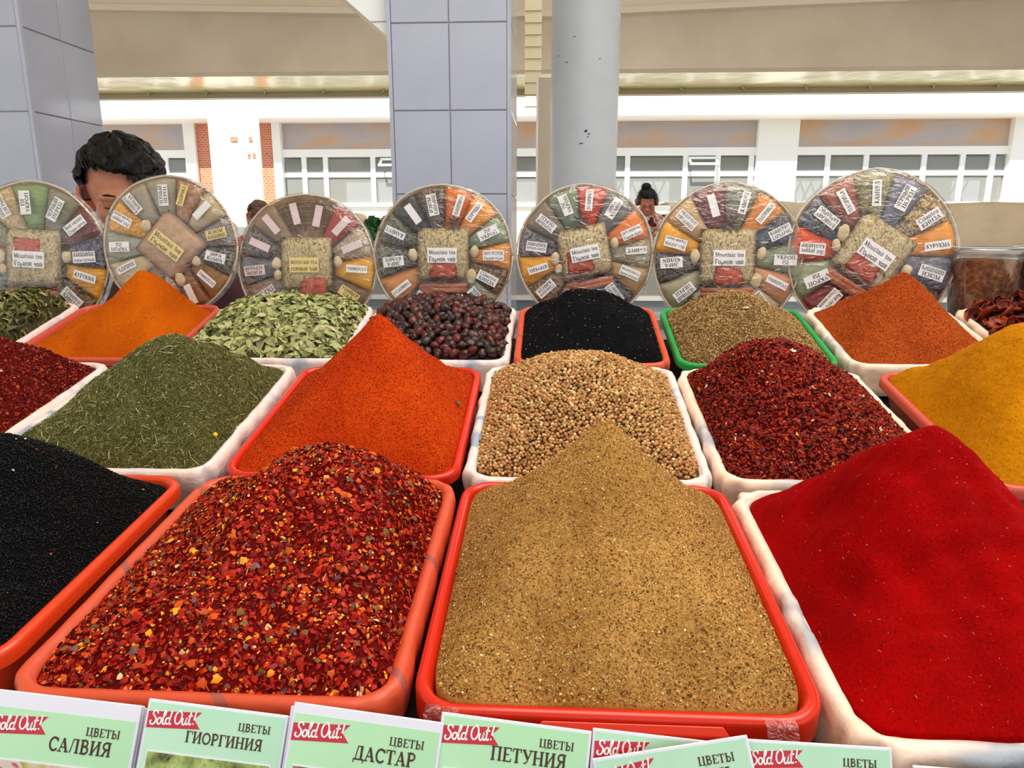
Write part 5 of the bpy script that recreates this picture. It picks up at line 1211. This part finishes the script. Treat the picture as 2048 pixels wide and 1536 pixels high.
def platter(cx, cy, rpx, Y, label, wedges, tea_rot=0, tea_label=('Mountain tea', 'Горной чай'), tea_paper='paper', tea=True, bare=False, lean=.10, red=(0.0, -.15), cin=True, seed=0, film_k='cling'):
    c = at(cx, cy, Y); R_ = rpx / FPX * np.linalg.norm(c - np.array([0, 0, CZ])) * .985
    e = empty('spice_platter', (c[0], c[1], c[2]), (-lean, 0, 0), label=label, cat='platter', group='round wrapped spice platters along the back of the stall')
    rr = random.Random(seed)
    # basket: local x right, z up, front at -y
    def fr(x, z, y): return (x, y, z)
    b = MB(); n = 72; V = []; F = []
    prof = [(.02, .022), (.55, .022), (.80, .018), (.92, .006), (.985, -.008)]
    for (r, y) in prof:
        for i in range(n): a = 2 * PI * i / n; V.append((r * R_ * math.cos(a), y, r * R_ * math.sin(a)))
    for j in range(len(prof) - 1):
        for i in range(n): k = (i + 1) % n; F.append((j * n + i, j * n + k, (j + 1) * n + k, (j + 1) * n + i))
    F.append(tuple(range(n))); b.add(V, F); o = b.build('basket', M['rattan'], e, smooth=True); s_ = o.modifiers.new('s', 'SOLIDIFY'); s_.thickness = .003
    # woven hoops and spokes on the bowl
    h = MB()
    for r in ([.60, .66, .72, .78, .84, .90] if bare else [.88, .93]):
        y = .014 if r < .8 else .006 - (r - .85) * .09
        h.tube([(r * R_ * math.cos(2 * PI * i / 48), y + .0016 * (-1) ** i, r * R_ * math.sin(2 * PI * i / 48)) for i in range(49)], .0018, 5)
    for i in range(24 if bare else 0):
        a = 2 * PI * (i + .5) / 24; h.tube([(.5 * R_ * math.cos(a), .018, .5 * R_ * math.sin(a)), (.95 * R_ * math.cos(a), .001, .95 * R_ * math.sin(a))], .0013, 5)
    h.build('basket_weave', M['rattan'], o, smooth=True)
    rim = MB().tube([(R_ * (1 + .008 * math.sin(5 * a + seed) - .006 * abs(math.sin(6 * a))) * math.cos(a), -.010, R_ * (1 + .008 * math.sin(5 * a + seed) - .006 * abs(math.sin(6 * a))) * math.sin(a)) for a in [2 * PI * i / 72 for i in range(73)]], .0019, 8)
    rim.build('rim', M['rattan_pale'], e, smooth=True)
    def puff(pts2, y0, hgt, m, name, parent=e, nn=7):
        """a filled bag with a four-cornered outline, bulging towards the front"""
        A, B2, C2, D2 = [np.array(p) for p in pts2]; V = []; F = []
        for j in range(nn + 1):
            for i in range(nn + 1):
                u_, v_ = i / nn, j / nn; p = (A * (1 - u_) + B2 * u_) * (1 - v_) + (D2 * (1 - u_) + C2 * u_) * v_
                V.append((p[0], y0 - hgt * (4 * u_ * (1 - u_)) ** .5 * (4 * v_ * (1 - v_)) ** .5 * (1 + .18 * math.sin(9 * u_ + 7 * v_ + seed)), p[1]))
        for j in range(nn):
            for i in range(nn): a = j * (nn + 1) + i; F.append((a, a + 1, a + nn + 2, a + nn + 1))
        F.append(tuple(reversed([i for i in range(nn + 1)] + [(nn + 1) * j + nn for j in range(1, nn + 1)] + [(nn + 1) * nn + i for i in range(nn - 1, -1, -1)] + [(nn + 1) * j for j in range(nn - 1, 0, -1)])))
        return ob(name, mesh(name, V, F, [m], smooth=True), parent)
    def plabel(parent, ang, rad, y, lines, paper, w=.30, h=.105, ink='ink', tw=None):
        w_, h_ = w * R_, h * R_ * (1.35 if len(lines) > 1 else 1); ca, sa = math.cos(ang), math.sin(ang); cxp, cyp = rad * R_ * ca, rad * R_ * sa
        def frm(x, z_, yy): return (cxp + x * ca - z_ * sa, y - yy, cyp + x * sa + z_ * ca)
        b = MB(); q = [frm(-w_ / 2, -h_ / 2, 0), frm(w_ / 2, -h_ / 2, 0), frm(w_ / 2, h_ / 2, 0), frm(-w_ / 2, h_ / 2, 0)]
        q2 = [(p[0], p[1] + .0006, p[2]) for p in q]; b.add(q + q2, [(0, 1, 2, 3), (7, 6, 5, 4), (0, 4, 5, 1), (1, 5, 6, 2), (2, 6, 7, 3), (3, 7, 4, 0)], 0)
        for li, t in enumerate(lines):
            if not t: continue
            nat = sum(G.get(c_, G[' '])[0] for c_ in t) / 10; th_ = min(h_ * (.62 if len(lines) == 1 else .34), w_ * .92 / (nat * .85)); xs = min(1.1, w_ * .9 / (nat * th_))
            yy = -th_ / 2 if len(lines) == 1 else (h_ * .07 if li == 0 else -h_ * .40)
            text_mb(b, t, 0, yy, th_, 1, .0003, 'c', 0, xs, frame=frm)
        b.build('paper_label', [M[paper], M[ink]], parent)
    wd = sorted(wedges, key=lambda w: w[0]); nW = len(wd)
    for i, w in enumerate(wd):
        a0 = (wd[i - 1][0] + w[0]) / 2 if i else (wd[-1][0] - 360 + w[0]) / 2
        a1 = (wd[(i + 1) % nW][0] + w[0]) / 2 if i < nW - 1 else (wd[0][0] + 360 + w[0]) / 2
        if a1 - a0 > 52: a0 = max(a0, w[0] - 24); a1 = min(a1, w[0] + 24)
        t0, t1 = math.radians(90 - a0 - .1), math.radians(90 - a1 + .1); col, kind, lines = w[1], w[2], w[3]
        paper = w[4] if len(w) > 4 else 'paper'; ri, ro = .36, .975
        if col is not None:
            nu, nv = 7, 8; V = []; F = []
            for j in range(nv + 1):
                v_ = j / nv
                for ii in range(nu + 1):
                    u_ = ii / nu; a = t0 + (t1 - t0) * u_; r = (ri + (ro - ri) * v_) * R_ * (1 + .01 * math.sin(3 * u_ * PI + i))
                    y = .006 - .014 * v_ - .010 * (4 * u_ * (1 - u_)) ** .5 * (4 * v_ * (1 - v_)) ** .45 * (1 + .2 * math.sin(8 * u_ + 11 * v_ + i))
                    V.append((r * math.cos(a), y, r * math.sin(a)))
            for j in range(nv):
                for ii in range(nu): a = j * (nu + 1) + ii; F.append((a, a + 1, a + nu + 2, a + nu + 1))
            pk = ob('spice_packet', mesh('spice_packet', V, F, [pk_mat(col, kind)], smooth=True), e)
            s_ = pk.modifiers.new('s', 'SOLIDIFY'); s_.thickness = .003; s_.offset = -1
            pk['label'] = {'s': 'wedge bag of seeds', 'g': 'wedge bag of dried herbs', 'p': 'wedge bag of powder'}[kind] + (' labelled ' + ' '.join(t for t in lines if t) if any(lines) else ' with a blank label')
        else: pk = e
        aa = math.radians(90 - w[0] + rr.uniform(-4, 4)); plabel(pk, aa, .74 + rr.uniform(-.03, .03), -.0205 if col is not None else -.004, lines, paper)
    tr = math.radians(tea_rot); ca, sa = math.cos(tr), math.sin(tr); ht = .37 * R_
    def rot2(x, z_): return (x * ca - z_ * sa, x * sa + z_ * ca)
    oy = .02 * R_
    sq = [rot2(-ht, -ht + oy), rot2(ht, -ht + oy), rot2(ht, ht + oy), rot2(-ht, ht + oy)]
    if tea:
        tp = puff(sq, -.012, .014, tea_m, 'tea_packet', nn=9)
        rx_, rz_ = red[0] * R_, red[1] * R_; s1 = .20 * R_
        puff([rot2(rx_ - s1, rz_ - s1 * .8), rot2(rx_ + s1, rz_ - s1 * .9), rot2(rx_ + s1, rz_ + s1 * .7), rot2(rx_ - s1 * .8, rz_ + s1 * .8)], -.0225, .0045, tea_red, 'red_petals', tp)
        plabel(tp, tr, 0.0, -.0290, tea_label, tea_paper, w=.42, h=.155, ink='ink' if tea_paper == 'paper' else 'ink_brown')
    else:
        tp = puff([rot2(-ht * 1.1, -ht), rot2(ht, -ht * 1.1), rot2(ht * 1.15, ht), rot2(-ht, ht * 1.1)], -.006, .018, pk_mat((186, 150, 116), 'p'), 'tea_packet', nn=9)
        plabel(tp, tr, 0.0, -.0265, tea_label, tea_paper, w=.52, h=.155, ink='ink_brown')
    if cin:
        for k in range(2):
            p, q = rot2(-.34 * R_, -.44 * R_ - k * .05 * R_), rot2(.34 * R_, -.43 * R_ - k * .06 * R_)
            MB().tube([(p[0], -.014, p[1]), ((p[0] + q[0]) / 2, -.0155, (p[1] + q[1]) / 2), (q[0], -.014, q[1])], .042 * R_, 9).build('cinnamon_stick', M['cinnamon'], e, smooth=True)
    for k, (gx, gz, s1) in enumerate(((-.44, .02, .09), (.45, .06, .08), (-.42, -.14, .07) if seed % 2 else (.40, -.30, .10))):
        g0 = rot2(gx * R_, gz * R_); bb = MB().ball((0, 0, 0), (s1 * R_ * .8, .007, s1 * R_), 12, 8); V = np.array(bb.V); V = V * (1 + .2 * wave(V[:, 0] * 90, V[:, 2] * 90, k + seed, .4, 2))[:, None]
        ob('ginger_piece', mesh('ginger_piece', V + np.array([g0[0], -.012, g0[1]]), bb.F, [M['ginger']], smooth=True), e)
    if seed in (4, 5, 6):
        st_ = MB(); g0 = rot2(.02 * R_ if seed != 4 else .16 * R_, .46 * R_)
        for k in range(8):
            a = 2 * PI * k / 8; st_.add([(g0[0], -.019, g0[1]), (g0[0] + .05 * R_ * math.cos(a - .35), -.0165, g0[1] + .05 * R_ * math.sin(a - .35)), (g0[0] + .15 * R_ * math.cos(a), -.020, g0[1] + .15 * R_ * math.sin(a)), (g0[0] + .05 * R_ * math.cos(a + .35), -.0165, g0[1] + .05 * R_ * math.sin(a + .35))], [(0, 1, 2, 3)])
        o2 = st_.build('star_anise', M['anise'], e); s_ = o2.modifiers.new('s', 'SOLIDIFY'); s_.thickness = .003
    # cling film, pulled over the front and round the rim
    nr, na = 22, 96; V = []; F = []
    for j in range(nr + 1):
        t = j / nr
        for i in range(na):
            a = 2 * PI * i / na; r = t * 1.012
            y = -.0335 + .020 * t ** 6 + .0024 * float(wave(np.array(r * math.cos(a) * 1.0), np.array(r * math.sin(a) * 1.0), seed + 70, 1.6, 3)) * (1 - t ** 4) + .0012 * math.sin(a * 37 + 3 * math.sin(a * 5)) * t ** 3
            V.append((r * R_ * math.cos(a), y, r * R_ * math.sin(a)))
    for t, y in ((1.018, .000), (1.0, .012), (.9, .024)):
        for i in range(na): a = 2 * PI * i / na; V.append((t * R_ * math.cos(a), y + .001 * math.sin(a * 37), t * R_ * math.sin(a)))
    for j in range(nr + 3):
        for i in range(na): k = (i + 1) % na; F.append((j * na + i, j * na + k, (j + 1) * na + k, (j + 1) * na + i))
    ob('cling_film', mesh('cling_film', V, F, [M[film_k]], smooth=True), e)
    return e
KO, KK, GR = (150, 140, 130), (84, 78, 84), (150, 150, 130)
platter(75, 520, 128, YPL, 'spice platter cut off by the left edge, green wedge on top', [
    (-30, (196, 170, 120), 'g', ('ПРИПРАВА', 'ДЛЯ РЫБЫ')), (0, (128, 152, 96), 'p', ('ISI', 'УКРОП')), (30, (140, 134, 116), 'p', ('ЧЕРНЫЙ', 'ПЕРЕЦ')), (56, (110, 48, 52), 'g', ('Red raisins', 'Сухая смесь')),
    (84, (96, 92, 104), 's', ('КИШМИШ', 'ИЗЮМ ЧЕРНЫЙ')), (110, (232, 164, 22), 'p', ('КУРУКМА',)), (136, (122, 96, 62), 's', ('Cilantro', 'КИНЗА')), (165, (196, 60, 44), 'p', ('',)), (190, (108, 112, 124), 'g', ('',)),
    (218, (150, 100, 66), 'p', ('УНИВЕРСАЛ',)), (248, (120, 120, 110), 's', ('ЗИРА', 'КUМIN')), (276, (190, 100, 60), 'p', ('',)), (304, (150, 140, 106), 'g', ('ЖАМБУЛ',))], tea_rot=-3, seed=1, red=(-.06, .12))
platter(345, 492, 123, YPL - .01, 'spice platter with a yellow slanted centre label in front of the man', [
    (-36, (156, 146, 126), 'p', ('КАШНИЧ', 'КИНЗА')), (-6, (160, 154, 132), 'p', ('ЧЕРНЫЙ', 'ПЕРЕЦ')), (22, (176, 132, 100), 'g', ('ПАПРИКА',), 'paper_yellow'), (48, (190, 170, 130), 'p', ('',)), (78, (128, 122, 118), 'g', ('ИЗЮМ', 'КИШМИШ'), 'paper_yellow'),
    (104, (110, 104, 96), 's', ('ЗИРА', 'КUМIN')), (130, (158, 112, 66), 'p', ('УНИВЕРСАЛ',)), (158, (140, 96, 66), 'p', ('',)), (184, (196, 170, 160), 'g', ('',)), (212, (160, 120, 90), 'p', ('',)), (240, (204, 184, 130), 'p', ('ИМБИРЬ',)),
    (268, (150, 154, 130), 'p', ('УКРОП', 'ISI')), (298, (232, 160, 40), 'g', ('Hot pepper', 'Горной перец'))], tea_rot=-38, tea_paper='paper_yellow', tea=False, cin=False, seed=2)
platter(617, 531, 134, YPL, 'spice platter with blank pink labels and bare rattan at its top', [
    (-42, (140, 112, 84), 'p', ('',), 'paper_pink'), (-14, None, 'p', ('',), 'paper_pink'), (14, None, 'p', ('',), 'paper_pink'), (40, (170, 62, 56), 'p', ('',), 'paper_pink'), (67, (180, 160, 136), 'g', ('',), 'paper_pink'),
    (98, (232, 168, 50), 'p', ('УНИВЕРСАЛ',)), (126, (124, 98, 74), 'p', ('УНИВЕР', 'САЛ'), 'paper_yellow'), (154, (150, 110, 84), 'p', ('',)), (184, (170, 140, 116), 'g', ('',)), (212, (150, 124, 104), 'p', ('',)), (238, (136, 112, 96), 'g', ('ПЕРЕЦ',), 'paper_pink'),
    (266, (98, 92, 98), 'g', ('ИЗЮМ', 'ЧЕРНЫЙ'), 'paper_pink'), (292, (104, 92, 84), 's', ('',), 'paper_pink')], tea_rot=0, tea_paper='paper_yellow', tea_label=('MOUNTAIN TEA', 'ГОРНЫЙ ЧАЙ'), bare=True, seed=3, red=(.1, -.32))
platter(888, 512, 138, YPL, 'spice platter before the tiled pillar, orange and yellow wedges at top right', [
    (-38, (52, 54, 62), 's', ('',)), (-12, (108, 96, 88), 's', ('ИЗЮМ', 'КИШМИШ')), (15, (226, 112, 20), 'p', ('ПАПРИКА',)), (40, (238, 150, 8), 'p', ('КУРУКМА',)), (66, (142, 156, 122), 'p', ('ISI', 'УКРОП')), (90, (226, 150, 62), 'p', ('HOT PEPPER', 'Горной перец')),
    (114, (122, 96, 62), 's', ('Cilantro', 'КИНЗА')), (138, (148, 140, 116), 'p', ('ЧЕРНЫЙ', 'ПЕРЕЦ')), (162, (110, 66, 54), 'p', ('BLACK', 'CUMIN')), (184, (184, 142, 88), 'p', ('Minced', 'Кинза')), (207, (98, 102, 116), 'g', ('BARBERRY', 'БАРБАРИС')),
    (234, (206, 134, 70), 'p', ('УНИВЕРСАЛ',)), (266, (108, 104, 92), 's', ('ЗИРА', 'КUМIN')), (296, (92, 92, 76), 's', ('ЖАМБУЛ',))], tea_rot=0, seed=4, red=(.0, -.16))
platter(1169, 508, 134, YPL, 'spice platter with a bright red wedge at its top', [
    (-22, (128, 146, 118), 'p', ('ISI', 'УКРОП')), (6, (208, 58, 20), 'p', ('ПАПРИКА',)), (34, (116, 112, 112), 'p', ('ЗИРА', 'КUМIN')), (62, (232, 124, 32), 'p', ('HOT PEPPER', 'Горной перец')), (90, (160, 148, 118), 'g', ('ЖАМБУЛ',)), (116, (186, 150, 104), 'p', ('Minced cilantro', 'Кинза молотая')),
    (142, (76, 80, 92), 's', ('BARBERRY', 'БАРБАРИС')), (170, (124, 92, 92), 'g', ('',)), (196, (176, 118, 78), 'p', ('УНИВ',)), (226, (132, 104, 72), 's', ('Cilantro', 'КИНЗА')), (254, (236, 160, 16), 'p', ('КУРУКМА',)), (280, (108, 98, 104), 's', ('ИЗЮМ ЧЕРНЫЙ', 'КИШМИШ')), (308, (134, 118, 100), 'p', ('ЧЕРНЫЙ', 'ПЕРЕЦ'))], tea_rot=12, seed=5, red=(-.1, -.1))
platter(1452, 517, 141, YPL, 'spice platter right of the woman, orange and yellow wedges left and top right', [
    (-46, (206, 168, 118), 'p', ('ПРИПРАВА', 'ДЛЯ ПЛОВА')), (-18, (120, 50, 56), 'g', ('',)), (10, (132, 130, 108), 'g', ('ЖАМБУЛ',)), (38, (228, 140, 40), 'p', ('ПАПРИКА',)), (62, (84, 88, 98), 's', ('BARBERRY', 'БАРБАРИС')), (90, (140, 150, 120), 'p', ('УКРОП', 'ISI')),
    (118, (212, 146, 100), 'p', ('УНИВЕРСАЛ',)), (142, (196, 170, 140), 'p', ('BARBERRY', 'БАРБАРИС')), (166, (130, 120, 116), 'p', ('',)), (186, (238, 160, 12), 'p', ('',)), (208, (160, 136, 124), 's', ('КИНЗА',)), (234, (164, 156, 124), 'p', ('ЧЕРНЫЙ', 'ПЕРЕЦ')),
    (262, (92, 82, 70), 's', ('ЗИРА', 'КUМIN')), (288, (234, 164, 22), 'p', ('HOT PEPPER', 'Горной перец'))], tea_rot=0, seed=6, red=(.0, -.2))
platter(1740, 510, 149, YPL, 'largest spice platter at the right, beside the plastic tubs', [
    (-32, (150, 78, 56), 'g', ('ПАПРИКА',)), (0, (150, 142, 96), 'g', ('ЖАМБУЛ',)), (26, (122, 122, 140), 'p', ('ЧЕРНЫЙ', 'ПЕРЕЦ')), (52, (176, 148, 104), 's', ('Cilantro', 'КИНЗА')), (78, (238, 150, 4), 'p', ('КУРУКМА',)), (104, (110, 106, 120), 'g', ('КИШМИШ', 'ИЗЮМ')), (130, (84, 66, 60), 's', ('',)),
    (158, (196, 40, 30), 'p', ('',)), (192, (118, 112, 74), 'g', ('',)), (222, (124, 34, 34), 'g', ('Red raisins', 'Сухая вишня')), (250, (150, 158, 124), 'p', ('УКРОП', 'ISI')), (278, (214, 76, 16), 'p', ('Hot pepper', 'КАЛАМПИР')), (304, (86, 92, 104), 's', ('BARBERRY', 'БАРБАРИС'))], tea_rot=-33, seed=7, red=(-.02, -.14))

# ------------------------------------------------------------------ plastic tubs
tub_m = film('clear tub plastic', (.93, .93, .92), .06, .1, 8, .1); lid_m = film('milky lid', (.80, .82, .84), .22, .25, 20, .1)
tea2 = noisy('brown dried flowers', [(.3, (74, 42, 26)), (.5, (112, 68, 40)), (.68, (150, 98, 62)), (.8, (196, 156, 110))], scale=110, rough=.75, bump=.8, bscale=130, bdist=.003)
def tub(px, wtop, label, Y=1.55):
    c = at(px, 637, Y); rt = wtop / 2 / FPX * 1.60; e = empty('plastic_tub', (c[0], Y, ZL), label=label, cat='tub', group='lidded plastic tubs of dried flowers'); H_ = .150; rb = rt * .79
    MB().lathe([(rb * .2, .001), (rb * .97, .001), (rb, .004), (rt * .975, H_ - .012), (rt * .985, H_ - .008)], 48, cap=False).build('tub_wall', tub_m, e, smooth=True)
    MB().lathe([(.001, .002), (rb * .95, .003), (rb * .97, .006), (rt * .93, H_ - .028), (rt * .8, H_ - .022), (.001, H_ - .020)], 40).build('contents', tea2, e, smooth=True)
    MB().lathe([(rt * .985, H_ - .016), (rt * 1.03, H_ - .014), (rt * 1.035, H_ - .004), (rt * 1.02, H_), (rt * .95, H_ + .001), (rt * .93, H_ - .004), (.001, H_ - .005)], 48, cap=False).build('lid', lid_m, e, smooth=True)
    MB().lathe([(rt * .945, H_ + .0015), (rt * 1.02, H_ + .0018), (rt * 1.02, H_ + .003), (rt * .945, H_ + .003)], 48, cap=False).build('lid_rim', M['white_plastic'], e, smooth=True)
    return e
tub(1952, 124, 'lidded clear tub of brown dried flowers beside the rightmost platter')
tub(2086, 124, 'lidded clear tub cut off by the right edge of the picture')
